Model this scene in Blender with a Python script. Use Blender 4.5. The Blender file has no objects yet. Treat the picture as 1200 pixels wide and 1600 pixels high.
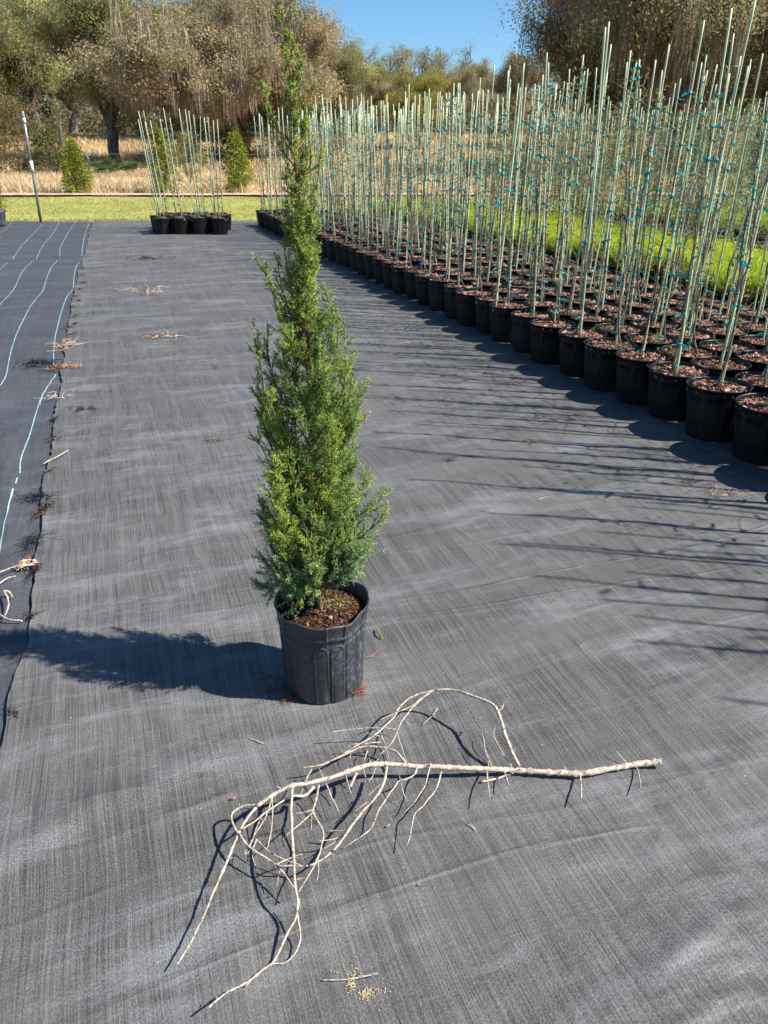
import bpy, math, random
import numpy as np
R = math.radians
scene = bpy.context.scene
COL = scene.collection

# ------------------------------------------------------------------ camera
H = 1.45; PITCH = R(26.3); YAW = R(19.3); FPX = 1155.0
cam_d = bpy.data.cameras.new("camera"); cam = bpy.data.objects.new("camera", cam_d); COL.objects.link(cam)
cam.location = (0, 0, H); cam.rotation_euler = (R(90) - PITCH, 0, -YAW)
cam_d.sensor_fit = 'VERTICAL'; cam_d.sensor_height = 36.0; cam_d.lens = FPX / 1600 * 36
cam_d.clip_start = 0.05; cam_d.clip_end = 2000
cam_d.dof.use_dof = True; cam_d.dof.focus_distance = 2.1; cam_d.dof.aperture_fstop = 11.0
scene.camera = cam

# ------------------------------------------------------------------ sky and sun
SUN_EL = R(46.0); SUN_DIR = np.array([0.862, -0.507])          # towards the sun, horizontally
w = bpy.data.worlds.new("World"); scene.world = w; w.use_nodes = True
nt = w.node_tree; nt.nodes.clear()
sky = nt.nodes.new('ShaderNodeTexSky'); sky.sky_type = 'NISHITA'; sky.sun_disc = False
sky.sun_elevation = SUN_EL; sky.sun_rotation = math.atan2(SUN_DIR[0], SUN_DIR[1])
sky.air_density = 1.0; sky.dust_density = 0.1; sky.ozone_density = 3.0; sky.altitude = 300
bg = nt.nodes.new('ShaderNodeBackground'); bg.inputs[1].default_value = 0.05
wo = nt.nodes.new('ShaderNodeOutputWorld')
gain = nt.nodes.new('ShaderNodeMix'); gain.data_type = 'RGBA'; gain.blend_type = 'MULTIPLY'; gain.inputs[0].default_value = 1
gain.inputs[7].default_value = (0.88, 1.24, 1.50, 1); nt.links.new(sky.outputs[0], gain.inputs[6]); nt.links.new(gain.outputs[2], bg.inputs[0]); nt.links.new(bg.outputs[0], wo.inputs[0])
sd = bpy.data.lights.new("sun", 'SUN'); sd.energy = 5.0; sd.angle = R(0.53); sd.color = (1, 0.95, 0.87)
so = bpy.data.objects.new("sun", sd); COL.objects.link(so)
so.rotation_euler = (0, R(90) - SUN_EL, math.atan2(SUN_DIR[1], SUN_DIR[0])); so.location = (20, -12, 24)
vs = scene.view_settings; vs.view_transform = 'Standard'; vs.look = 'None'; vs.gamma = 1; vs.exposure = 1.02

# ------------------------------------------------------------------ maths helpers
cp, sp = math.cos(PITCH), math.sin(PITCH); cy, sy = math.cos(YAW), math.sin(YAW)
fw = np.array([sy * cp, cy * cp, -sp]); rt = np.array([cy, -sy, 0.0]); up = np.cross(rt, fw)
CAM = np.array([0, 0, H])
def ray(x, y): return fw + rt * ((x - 600) / FPX) + up * ((800 - y) / FPX)
def G(x, y, z=0.0):
    d = ray(x, y); return CAM + d * ((z - H) / d[2])
def plane_pt(x, y, P, off=0.0):
    """point seen at pixel x,y on the upright plane through P facing the camera"""
    n = np.array([sy, cy, 0]); d = ray(x, y); t = ((np.asarray(P) - CAM) @ n + off) / (d @ n); return CAM + d * t
def W(u, v, z=0.0): return np.array([u * cy + v * sy, -u * sy + v * cy, z])
def proj(P):
    d = np.asarray(P, float) - CAM; k = d @ fw
    return 600 + FPX * (d @ rt) / k, 800 - FPX * (d @ up) / k, k
rng = np.random.default_rng(7); rnd = random.Random(5)
def unit(a): return a / np.maximum(np.linalg.norm(a, axis=-1, keepdims=True), 1e-9)

class MB:
    """collects faces of one mesh"""
    def __init__(s): s.V = []; s.F = []; s.M = []; s.C = []; s.n = 0; s.S = []
    def add(s, V, F, mat=0, col=None, smooth=True):
        V = np.asarray(V, float).reshape(-1, 3); F = np.asarray(F, int)
        s.V.append(V); s.F.append(F + s.n); s.n += len(V)
        s.M.append(np.full(len(F), mat)); s.S.append(np.full(len(F), smooth))
        if col is None: col = (1, 1, 1)
        c = np.asarray(col, float)
        if c.ndim == 1: c = np.tile(c, (len(V), 1))
        s.C.append(c)
    def mesh(s, name, mats):
        me = bpy.data.meshes.new(name)
        V = np.concatenate(s.V); C = np.concatenate(s.C)
        lt = np.concatenate([np.full(len(f), f.shape[1]) for f in s.F])
        li = np.concatenate([f.ravel() for f in s.F])
        me.vertices.add(len(V)); me.vertices.foreach_set('co', V.astype(np.float32).ravel())
        me.loops.add(len(li)); me.loops.foreach_set('vertex_index', li.astype(np.int32))
        me.polygons.add(len(lt)); ls = np.concatenate([[0], np.cumsum(lt)[:-1]])
        me.polygons.foreach_set('loop_start', ls.astype(np.int32))
        me.polygons.foreach_set('material_index', np.concatenate(s.M).astype(np.int32))
        me.polygons.foreach_set('use_smooth', np.concatenate(s.S).astype(bool))
        me.update(calc_edges=True)
        a = me.color_attributes.new('tint', 'FLOAT_COLOR', 'POINT')
        a.data.foreach_set('color', np.concatenate([C, np.ones((len(C), 1))], 1).astype(np.float32).ravel())
        for m in (mats if isinstance(mats, (list, tuple)) else [mats]): me.materials.append(m)
        me.validate(); return me

def obj(name, me, parent=None, loc=(0, 0, 0), rot=None):
    o = bpy.data.objects.new(name, me); COL.objects.link(o); o.location = tuple(float(v) for v in loc)
    if rot is not None: o.rotation_euler = rot
    if parent is not None: o.parent = parent
    return o
def tag(o, label=None, cat=None, group=None, kind=None):
    if label: o['label'] = label
    if cat: o['category'] = cat
    if group: o['group'] = group
    if kind: o['kind'] = kind
    return o

def tube(mb, pts, rad, n=6, mat=0, col=None, cap=True):
    P = np.asarray(pts, float); k = len(P); rad = np.broadcast_to(np.asarray(rad, float), (k,))
    T = unit(np.gradient(P, axis=0)); ref = np.array([0.31, 0.17, 0.93])
    if abs(T[0] @ ref) > 0.9: ref = np.array([0.9, 0.3, 0.1])
    A = unit(np.cross(T, ref)); B = np.cross(T, A); a = np.arange(n) * 2 * math.pi / n
    V = P[:, None] + rad[:, None, None] * (np.cos(a)[None, :, None] * A[:, None] + np.sin(a)[None, :, None] * B[:, None])
    i = np.arange(k - 1)[:, None] * n; j = np.arange(n)[None]; j2 = (j + 1) % n
    F = np.stack([i + j, i + j2, i + n + j2, i + n + j], -1).reshape(-1, 4)
    c = None
    if col is not None:
        c = np.asarray(col, float); c = np.repeat(c, n, 0) if c.ndim == 2 else c
    if cap:
        V2 = np.concatenate([V.reshape(-1, 3), P[:1], P[-1:]]); m = k * n
        if c is not None and c.ndim == 2: c = np.concatenate([c, c[:1], c[-1:]])
        mb.add(V2, F, mat, c)
        F3 = np.concatenate([np.stack([np.full(n, m), (np.arange(n) + 1) % n, np.arange(n)], -1),
                             np.stack([np.full(n, m + 1), np.arange(n) + m - n, (np.arange(n) + 1) % n + m - n], -1)])
        mb.F.append(F3 + mb.n - len(V2)); mb.M.append(np.full(len(F3), mat)); mb.S.append(np.full(len(F3), False))
    else: mb.add(V.reshape(-1, 3), F, mat, c)

def spline(pts, step):
    """Catmull-Rom through pts (any columns), resampled about every step metres"""
    P = np.asarray(pts, float)
    if len(P) == 2: P = np.array([P[0], (P[0] + P[1]) / 2, P[1]])
    E = np.concatenate([[2 * P[0] - P[1]], P, [2 * P[-1] - P[-2]]]); out = []
    for i in range(len(P) - 1):
        a, b, c, d = E[i:i + 4]; m = max(2, int(np.linalg.norm((c - b)[:3]) / step) + 1)
        t = np.linspace(0, 1, m, endpoint=False)[:, None]
        out.append(0.5 * (2 * b + (c - a) * t + (2 * a - 5 * b + 4 * c - d) * t**2 + (3 * b - a - 3 * c + d) * t**3))
    out.append(P[-1:]); return np.concatenate(out)

def shoots(mb, P, D, L, r, col, tipcol=None, mat=0, bend=0.0):
    """many thin three-sided tapering shoots at once"""
    N = len(P); D = unit(D); ref = unit(rng.normal(size=(N, 3))); A = unit(np.cross(D, ref)); B = np.cross(D, A)
    a = np.arange(3) * 2 * math.pi / 3; ring = np.cos(a)[None, :, None] * A[:, None] + np.sin(a)[None, :, None] * B[:, None]
    r = np.broadcast_to(r, (N,))[:, None, None]; L = np.broadcast_to(L, (N,))[:, None]
    mid = P + D * L * 0.55 + np.array([0, 0, 1]) * bend * L * 0.5; tip = P + D * L + np.array([0, 0, 1]) * bend * L
    V = np.concatenate([P[:, None] + ring * r * 0.8, mid[:, None] + ring * r, tip[:, None]], 1)
    o = (np.arange(N) * 7)[:, None, None]
    q = np.array([[0, 1, 4, 3], [1, 2, 5, 4], [2, 0, 3, 5]])[None]; t = np.array([[3, 4, 6], [4, 5, 6], [5, 3, 6]])[None]
    c = np.repeat(col[:, None], 7, 1).copy()
    if tipcol is not None: c[:, 6] = tipcol; c[:, 3:6] = (c[:, 3:6] * 0.6 + tipcol[:, None] * 0.4)
    mb.add(V.reshape(-1, 3), (o + q).reshape(-1, 4), mat, c.reshape(-1, 3))
    f = (o + t).reshape(-1, 3); mb.F.append(f + mb.n - N * 7); mb.M.append(np.full(len(f), mat)); mb.S.append(np.full(len(f), True))

def leaves(mb, P, size, col, mat=0, aspect=0.5, flat=0.0, D=None):
    """many four-sided leaf faces, folded a little along the midrib"""
    N = len(P)
    if D is None: D = rng.normal(size=(N, 3)); D[:, 2] *= (1 - flat); D = unit(D)
    S = unit(np.cross(D, unit(rng.normal(size=(N, 3))))); n = np.cross(D, S)
    size = np.broadcast_to(size, (N,))[:, None]
    V = np.stack([P, P + D * size * 0.5 + S * size * aspect * 0.5 + n * size * 0.07, P + D * size,
                  P + D * size * 0.5 - S * size * aspect * 0.5 + n * size * 0.07], 1)
    F = (np.arange(N) * 4)[:, None] + np.arange(4)[None]
    mb.add(V.reshape(-1, 3), F, mat, np.repeat(col, 4, 0), smooth=False)

def lathe(mb, prof, n, mat=0, disp=None, col=None, close_bottom=False):
    prof = np.asarray(prof, float); k = len(prof); a = np.arange(n) * 2 * math.pi / n
    r = prof[:, 0][:, None] * np.ones(n)[None]; z = prof[:, 1][:, None] * np.ones(n)[None]
    if disp is not None: r, z = disp(r, z, a[None] * np.ones((k, 1)))
    V = np.stack([r * np.cos(a), r * np.sin(a), z], -1)
    i = np.arange(k - 1)[:, None] * n; j = np.arange(n)[None]; j2 = (j + 1) % n
    mb.add(V.reshape(-1, 3), np.stack([i + j, i + j2, i + n + j2, i + n + j], -1).reshape(-1, 4), mat, col)

# value noise on a lattice, for displacing meshes
def vnoise(x, y, seed=0):
    xi = np.floor(x).astype(int); yi = np.floor(y).astype(int); fx = x - xi; fy = y - yi
    fx = fx * fx * (3 - 2 * fx); fy = fy * fy * (3 - 2 * fy)
    def h(i, j):
        n = (i * 374761393 + j * 668265263 + seed * 974634777) & 0xffffffff
        n = ((n ^ (n >> 13)) * 1274126177) & 0xffffffff
        return ((n ^ (n >> 16)) & 0xffff) / 65535.0 - 0.5
    return (h(xi, yi) * (1 - fx) + h(xi + 1, yi) * fx) * (1 - fy) + (h(xi, yi + 1) * (1 - fx) + h(xi + 1, yi + 1) * fx) * fy

# ------------------------------------------------------------------ materials
class Mat:
    def __init__(s, name, rough=0.7, spec=0.3):
        s.m = bpy.data.materials.new(name); s.m.use_nodes = True; s.t = s.m.node_tree; s.N = s.t.nodes; s.N.clear()
        s.out = s.N.new('ShaderNodeOutputMaterial'); s.b = s.N.new('ShaderNodeBsdfPrincipled')
        s.b.inputs['Roughness'].default_value = rough; s.b.inputs['Specular IOR Level'].default_value = spec
        s.t.links.new(s.b.outputs[0], s.out.inputs[0]); s.co = s.N.new('ShaderNodeTexCoord')
    def link(s, a, b): s.t.links.new(a, b)
    def map(s, scale=(1, 1, 1), rot=(0, 0, 0), loc=(0, 0, 0)):
        n = s.N.new('ShaderNodeMapping'); n.inputs['Scale'].default_value = scale; n.inputs['Rotation'].default_value = rot
        n.inputs['Location'].default_value = loc; s.link(s.co.outputs['Object'], n.inputs[0]); return n.outputs[0]
    def noise(s, scale, detail=3, rough=0.55, vec=None, dist=0.0):
        n = s.N.new('ShaderNodeTexNoise'); n.inputs['Scale'].default_value = scale; n.inputs['Detail'].default_value = detail
        n.inputs['Roughness'].default_value = rough; n.inputs['Distortion'].default_value = dist
        s.link(vec if vec is not None else s.co.outputs['Object'], n.inputs['Vector']); return n.outputs[0]
    def ramp(s, fac, stops):
        n = s.N.new('ShaderNodeValToRGB'); e = n.color_ramp.elements
        while len(e) < len(stops): e.new(0.5)
        for k, (p, c) in zip(e, stops):
            k.position = p; k.color = (tuple(c) if hasattr(c, '__len__') else (c, c, c)) + (1,)
        s.link(fac, n.inputs[0]); return n.outputs[0]
    def mix(s, fac, a, b, mode='MIX'):
        n = s.N.new('ShaderNodeMix'); n.data_type = 'RGBA'; n.blend_type = mode
        for k, v in ((0, fac), (6, a), (7, b)):
            if hasattr(v, 'links'): s.link(v, n.inputs[k])
            elif k == 0: n.inputs[0].default_value = v
            else: n.inputs[k].default_value = (tuple(v) if hasattr(v, '__len__') else (v, v, v)) + (1,)
        return n.outputs[2]
    def math(s, op, a, b=0.0):
        n = s.N.new('ShaderNodeMath'); n.operation = op
        for k, v in ((0, a), (1, b)):
            if hasattr(v, 'links'): s.link(v, n.inputs[k])
            else: n.inputs[k].default_value = v
        return n.outputs[0]
    def bump(s, h, dist=0.002, strength=0.6, prev=None):
        n = s.N.new('ShaderNodeBump'); n.inputs['Distance'].default_value = dist; n.inputs['Strength'].default_value = strength
        s.link(h, n.inputs['Height'])
        if prev is not None: s.link(prev, n.inputs['Normal'])
        s.link(n.outputs[0], s.b.inputs['Normal']); return n.outputs[0]
    def color(s, c):
        if hasattr(c, 'links'): s.link(c, s.b.inputs['Base Color'])
        else: s.b.inputs['Base Color'].default_value = tuple(c) + (1,)
        s.c = c; return s
    def tint(s):
        n = s.N.new('ShaderNodeAttribute'); n.attribute_name = 'tint'; return n.outputs['Color']
    def objrand(s):
        n = s.N.new('ShaderNodeObjectInfo'); return n.outputs['Random']
    def island(s):
        n = s.N.new('ShaderNodeNewGeometry'); return n.outputs['Random Per Island']
    def leafy(s, c, tr=0.35, gain=1.3):
        """a diffuse leaf that also lets some light through"""
        s.color(c); t = s.N.new('ShaderNodeBsdfTranslucent'); s.link(s.mix(1.0, c, (gain, gain * 1.05, gain * 0.6), 'MULTIPLY'), t.inputs[0])
        m = s.N.new('ShaderNodeMixShader'); m.inputs[0].default_value = tr
        s.link(s.b.outputs[0], m.inputs[1]); s.link(t.outputs[0], m.inputs[2]); s.link(m.outputs[0], s.out.inputs[0]); return s

def cloth_material(name, dark, light, dust, dustamt, seed):
    m = Mat(name, 0.55, 0.35)
    L = (seed, seed * 1.7, 0)
    warp = m.noise(0.9, 2, 0.5)                                   # yarns wander a little sideways
    cx = m.N.new('ShaderNodeSeparateXYZ'); m.link(m.co.outputs['Object'], cx.inputs[0])
    xw = m.math('ADD', cx.outputs[0], m.math('MULTIPLY', m.math('SUBTRACT', warp, 0.5), 0.10))
    cc = m.N.new('ShaderNodeCombineXYZ'); m.link(xw, cc.inputs[0]); m.link(cx.outputs[1], cc.inputs[1])
    def mapv(sc, loc=L):
        n = m.N.new('ShaderNodeMapping'); n.inputs['Scale'].default_value = sc; n.inputs['Location'].default_value = loc
        m.link(cc.outputs[0], n.inputs[0]); return n.outputs[0]
    yarn = m.noise(1, 3, 0.75, mapv((170, 2.2, 1)))               # fine yarn-to-yarn differences
    band = m.noise(1, 3, 0.6, mapv((26, 0.5, 1)))                 # groups of yarns
    weft = m.noise(1, 2, 0.6, mapv((3, 190, 1)))
    grain = m.noise(420, 2, 0.6)
    big = m.noise(1.1, 4, 0.6, m.map((1, 1, 1), (0, 0, 0), L))
    wide = m.noise(1, 3, 0.6, m.map((0.45, 2.3, 1), (0, 0, 0.12), L))
    yarn2 = m.noise(1, 2, 0.8, mapv((330, 5, 1), (seed + 5, 1, 0)))
    speck = m.noise(1, 1, 0.5, mapv((310, 200, 1)))
    f = m.math('ADD', m.math('MULTIPLY', yarn, 0.26), m.math('MULTIPLY', yarn2, 0.24))
    f = m.math('ADD', f, m.math('MULTIPLY', band, 0.11)); f = m.math('ADD', f, m.math('MULTIPLY', speck, 0.21)); f = m.math('ADD', f, m.math('MULTIPLY', grain, 0.18))
    c = m.ramp(f, [(0.41, dark), (0.50, tuple((a + b) * .45 for a, b in zip(dark, light))), (0.585, light)])
    c = m.mix(m.ramp(wide, [(0.42, 0.0), (0.75, 0.25)]), c, tuple(v * 1.4 for v in light))
    # settled pale dust, in patches with broken edges
    dn = m.noise(2.6, 8, 0.74, m.map((0.6, 1.9, 1), (0, 0, 0.15), (seed * 3, 2, 0)), 0.3)
    dm = m.math('MULTIPLY', m.ramp(dn, [(0.50, 0.0), (0.68, 1.0)]), m.ramp(speck, [(0.35, 0.25), (0.65, 1.0)]))
    dm = m.math('MULTIPLY', dm, dustamt)
    c = m.mix(dm, c, dust)
    # small specks of grit
    sp_ = m.noise(95, 1, 0.5); c = m.mix(m.ramp(sp_, [(0.765, 0.0), (0.79, 0.75)]), c, (0.30, 0.25, 0.19))
    br = m.noise(5.0, 5, 0.7); c = m.mix(m.ramp(br, [(0.60, 0.0), (0.78, 0.28)]), c, (0.12, 0.095, 0.07))
    m.color(c)
    m.link(m.ramp(big, [(0.3, 0.48), (0.7, 0.68)]), m.b.inputs['Roughness'])
    w1 = m.N.new('ShaderNodeTexWave'); w1.bands_direction = 'X'; w1.inputs['Scale'].default_value = 62; w1.inputs['Distortion'].default_value = 0.6
    m.link(cc.outputs[0], w1.inputs[0])
    w2 = m.N.new('ShaderNodeTexWave'); w2.bands_direction = 'Y'; w2.inputs['Scale'].default_value = 78; w2.inputs['Distortion'].default_value = 0.8
    m.link(cc.outputs[0], w2.inputs[0])
    h = m.math('ADD', m.math('MULTIPLY', speck, 0.9), m.math('MULTIPLY', yarn2, 0.9))
    h = m.math('ADD', h, m.math('MULTIPLY', yarn, 1.6))
    cr = m.noise(1, 2, 0.5, m.map((0.55, 3.2, 1), (0, 0, 0.08), L), 0.9)      # narrow fold lines across the roll
    cr = m.math('SUBTRACT', 1.0, m.math('MULTIPLY', m.math('ABSOLUTE', m.math('SUBTRACT', cr, 0.5)), 22.0)); cr = m.math('MAXIMUM', cr, 0.0)
    b = m.bump(h, 0.0010, 0.8); b = m.bump(cr, 0.004, 0.7, b)
    r1 = m.noise(1, 4, 0.55, m.map((2.2, 9, 1), (0, 0, -0.1), L), 0.4)
    m.bump(r1, 0.016, 0.55, b)
    return m.m

M_cloth = cloth_material('woven_ground_cloth', (0.024, 0.023, 0.022), (0.152, 0.147, 0.142), (0.26, 0.27, 0.285), 0.62, 3.1)
M_cloth2 = cloth_material('smooth_ground_cloth', (0.034, 0.036, 0.040), (0.078, 0.081, 0.088), (0.20, 0.22, 0.25), 0.30, 8.4)
m = Mat('marker_yarn', 0.6); m.color(m.ramp(m.noise(60, 2), [(0.3, (0.20, 0.34, 0.36)), (0.7, (0.36, 0.53, 0.54))])); M_yarn = m.m

def simple(name, c1, c2, scale=8, rough=0.75, spec=0.25, bump=0.0, detail=4, tintmul=False, orand=0.0):
    m = Mat(name, rough, spec); n = m.noise(scale, detail, 0.6); c = m.ramp(n, [(0.3, c1), (0.7, c2)])
    if tintmul: c = m.mix(1.0, c, m.tint(), 'MULTIPLY')
    if orand:
        k = m.ramp(m.objrand(), [(0, 1 - orand), (1, 1 + orand)]); c = m.mix(1.0, c, k, 'MULTIPLY')
    m.color(c)
    if bump: m.bump(n, bump, 0.6)
    return m
M_pot = simple('black_pot_plastic', (0.003, 0.003, 0.0035), (0.008, 0.008, 0.009), 14, 0.45, 0.3, 0.0006, orand=0.3).m
m = Mat('worn_black_plastic', 0.5, 0.5)
n1 = m.noise(75, 5, 0.72); n2 = m.noise(9, 4, 0.6, m.map((1, 1, 0.5))); n3 = m.noise(1, 3, 0.6, m.map((70, 70, 6)))
c = m.ramp(n2, [(0.3, (0.017, 0.018, 0.021)), (0.7, (0.034, 0.036, 0.041))])
c = m.mix(m.math('MULTIPLY', m.ramp(n1, [(0.48, 0), (0.68, 1)]), m.ramp(n2, [(0.38, 0.12), (0.62, 0.75)])), c, (0.14, 0.16, 0.19))
c = m.mix(m.ramp(n3, [(0.63, 0), (0.76, 0.35)]), c, (0.12, 0.12, 0.125))
m.color(c); m.link(m.ramp(n1, [(0.3, 0.38), (0.7, 0.6)]), m.b.inputs['Roughness']); m.bump(n2, 0.006, 0.35, m.bump(n1, 0.0006, 0.5)); M_pot1 = m.m
M_bark = simple('bark_mulch', (0.62, 0.6, 0.6), (1.15, 1.1, 1.05), 60, 0.9, 0.15, 0.001, tintmul=True).m
M_soil = simple('dark_potting_soil', (0.035, 0.018, 0.011), (0.10, 0.05, 0.030), 60, 0.95, 0.1, 0.004).m
M_stake = simple('pale_green_stake', (0.40, 0.47, 0.29), (0.62, 0.66, 0.42), 3.0, 0.5, 0.35, orand=0.12).m
m = Mat('grey_sapling_bark', 0.85, 0.15); m.color(m.mix(1.0, m.ramp(m.noise(25, 3), [(0.3, (0.09, 0.07, 0.05)), (0.7, (0.27, 0.225, 0.17))]), m.tint(), 'MULTIPLY')); M_stem = m.m
m = Mat('teal_tie_tape', 0.45, 0.4); m.leafy(m.ramp(m.island(), [(0, (0.0, 0.26, 0.30)), (1, (0.01, 0.42, 0.44))]), 0.2); M_tie = m.m
m = Mat('leaf', 0.6, 0.25); m.leafy(m.mix(1.0, m.tint(), m.ramp(m.island(), [(0, 0.7), (1, 1.3)]), 'MULTIPLY'), 0.35); M_leaf = m.m
m = Mat('juniper_scale', 0.5, 0.3); m.leafy(m.mix(1.0, m.tint(), m.ramp(m.island(), [(0, 0.65), (1, 1.35)]), 'MULTIPLY'), 0.22, 1.3); M_jun = m.m
m = Mat('tinted_debris', 0.85, 0.15); m.color(m.mix(1.0, m.tint(), m.ramp(m.noise(70, 3), [(0.3, 0.7), (0.7, 1.3)]), 'MULTIPLY')); M_deb = m.m
m = Mat('peeling_branch_bark', 0.8, 0.2)
c = m.ramp(m.noise(110, 4, 0.7), [(0.32, (0.14, 0.10, 0.07)), (0.48, (0.42, 0.34, 0.26)), (0.70, (0.66, 0.58, 0.48))])
c = m.mix(m.ramp(m.noise(28, 3), [(0.62, 0), (0.75, 0.65)]), c, (0.15, 0.11, 0.08)); m.color(c); m.bump(m.noise(160, 4, 0.7), 0.0016, 0.8); M_branch = m.m
m = Mat('oak_bark', 0.9, 0.1); m.color(m.ramp(m.noise(3, 5, 0.7, m.map((3, 3, 0.8))), [(0.3, (0.03, 0.025, 0.02)), (0.7, (0.24, 0.21, 0.18))])); M_oak = m.m
m = Mat('hanging_moss', 0.9, 0.1); m.leafy(m.mix(1.0, m.tint(), m.ramp(m.island(), [(0, 0.65), (1, 1.35)]), 'MULTIPLY'), 0.25, 1.1); M_moss = m.m
m = Mat('terrain', 0.95, 0.1)
# terrain colours by zone along the way from the nursery to the woods
sx = m.N.new('ShaderNodeSeparateXYZ'); m.link(m.co.outputs['Object'], sx.inputs[0])
vv = m.math('ADD', sx.outputs[1], m.math('MULTIPLY', m.noise(0.7, 4), 0.5))
soil = m.ramp(m.noise(9, 6, 0.7), [(0.3, (0.09, 0.055, 0.035)), (0.7, (0.26, 0.18, 0.12))])
grs = m.ramp(m.noise(2.5, 6, 0.7), [(0.3, (0.20, 0.20, 0.05)), (0.6, (0.32, 0.31, 0.10)), (0.8, (0.42, 0.36, 0.17))])
dry = m.ramp(m.noise(1.3, 6, 0.7, m.map((1, 2, 1))), [(0.3, (0.26, 0.17, 0.095)), (0.7, (0.50, 0.36, 0.22))])
z1 = m.ramp(m.math('MULTIPLY', vv, 0.01), [(0.177, 0), (0.181, 1)]); z2 = m.ramp(m.math('MULTIPLY', vv, 0.01), [(0.264, 0), (0.268, 1)])
m.color(m.mix(z2, m.mix(z1, soil, grs), dry)); m.bump(m.noise(5, 5, 0.7), 0.05, 0.6); M_ter = m.m
M_dirt = simple('sandy_track', (0.34, 0.24, 0.16), (0.58, 0.44, 0.31), 2.5, 0.95, 0.1, 0.02).m
m = Mat('galvanised_pipe', 0.4, 0.5); m.b.inputs['Metallic'].default_value = 0.6; m.color(m.ramp(m.noise(12), [(0.3, (0.28, 0.3, 0.32)), (0.7, (0.45, 0.47, 0.5))])); M_pipe = m.m
M_gpipe = simple('green_grey_pipe', (0.06, 0.10, 0.085), (0.10, 0.15, 0.13), 10, 0.5).m
M_white = simple('white_plastic', (0.6, 0.6, 0.58), (0.8, 0.8, 0.78), 10, 0.5).m
M_blackp = simple('black_sleeve', (0.008, 0.01, 0.014), (0.02, 0.022, 0.03), 10, 0.5).m
M_greyp = simple('weathered_grey_pot', (0.07, 0.075, 0.085), (0.13, 0.135, 0.15), 10, 0.6).m
M_wood = simple('fence_wood', (0.10, 0.085, 0.07), (0.22, 0.19, 0.16), 10, 0.85).m

# ------------------------------------------------------------------ terrain, track, cloth
def terrain_z(v):
    t = np.clip((v - 46) / 50, 0, 1); return 2.6 * t * t * (3 - 2 * t)
us = np.concatenate([np.linspace(-260, -40, 12)[:-1], np.linspace(-40, 50, 91), np.linspace(50, 260, 12)[1:]])
vs_ = np.concatenate([np.linspace(-12, 17.0, 10)[:-1], np.linspace(17.0, 100, 120), np.linspace(100, 420, 16)[1:]])
U, Vv = np.meshgrid(us, vs_); Z = terrain_z(Vv) - 0.045 + 0.05 * vnoise(U * 0.8, Vv * 0.8, 3) * (Vv > 19) + 0.25 * vnoise(U * .12, Vv * .12, 5) * np.clip((Vv - 30) / 20, 0, 1)
k = len(us); i = np.arange(len(vs_) - 1)[:, None] * k; j = np.arange(k - 1)[None]
mb = MB(); mb.add(np.stack([U, Vv, Z], -1), np.stack([i + j, i + j + 1, i + k + j + 1, i + k + j], -1).reshape(-1, 4))
tag(obj('ground', mb.mesh('ground', M_ter), rot=(0, 0, -YAW)), kind='structure')
def tz(u, v): return float(terrain_z(np.array(v))) - 0.045 + 0.25 * float(vnoise(np.array(u * .12), np.array(v * .12), 5)) * min(1, max(0, (v - 30) / 20))

mb = MB(); n = 140; uu = np.linspace(-60, 90, n); off = vnoise(uu * 0.4, uu * 0, 9) * 0.5; off2 = vnoise(uu * 0.5, uu * 0, 19) * 0.5
rows = [np.stack([uu, 26.6 + off + (1.1 + off2 - off) * f, 0.02 + 0 * uu + 0.02 * math.sin(f * 3.1)], -1) for f in (0, .25, .5, .75, 1)]
i = np.arange(4)[:, None] * n; j = np.arange(n - 1)[None]
mb.add(np.concatenate(rows), np.stack([i + j, i + j + 1, i + n + j + 1, i + n + j], -1).reshape(-1, 4))
tag(obj('dirt_track', mb.mesh('dirt_track', M_dirt), rot=(0, 0, -YAW)), kind='structure')

CREASE = [(*G(a, b)[:2], *G(c, d)[:2], w_, h_) for a, b, c, d, w_, h_ in ((1000,1336,1180,1300,.012,.0035), (1085,1449,1230,1415,.014,.006), (965,1535,1160,1455,.018,.009), (950,1575,1200,1498,.016,.006), (1000,1610,1210,1548,.018,.007),
    (-20,1345,340,1172,.045,.009), (860,1012,1020,984,.025,.004), (690,1195,860,1240,.03,.004), (560,1500,820,1400,.008,.0016), (0,1275,200,1215,.01,.002), (900,1060,1100,1035,.02,.003), (760,1100,930,1072,.008,.002), (150,740,420,725,.03,.005), (640,850,900,880,.03,.004), (100,870,380,845,.03,.005), (900,1160,1000,1210,.03,.004), (1050,1250,1200,1160,.03,.005))]
def cloth_h(X, Y):
    h = 0.010 * vnoise(X * 1.3, Y * 3.4, 1) + 0.006 * vnoise(X * 3.1 + Y * 1.2, Y * 7.0, 2) + 0.003 * vnoise(X * 8, Y * 13, 4)
    far = np.clip((Y - 8) / 8, 0, 1); h = h + far * 0.012 * vnoise(X * 0.9, Y * 2.6, 8)
    # puckers radiating near the right foreground
    h += 0.006 * np.sin((X * 0.35 + Y) * 38 + 3 * vnoise(X * 2, Y * 2, 6)) * np.clip(vnoise(X * 0.8, Y * 1.1, 12) * 3 - 0.25, 0, 1)
    for x0, y0, x1, y1, w_, a_ in CREASE:      # folds and creases seen lying across the cloth
        dx, dy = x1 - x0, y1 - y0; t = np.clip(((X - x0) * dx + (Y - y0) * dy) / (dx * dx + dy * dy), 0, 1)
        wob = 0.012 * np.sin(t * 7 + x0 * 9); d = np.hypot(X - x0 - t * dx, Y - y0 - t * dy + wob); h += 1.7 * a_ * np.exp(-(d / w_) ** 2) * np.sin(np.pi * np.clip(t, .06, .94)) ** .6
    return h
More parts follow.
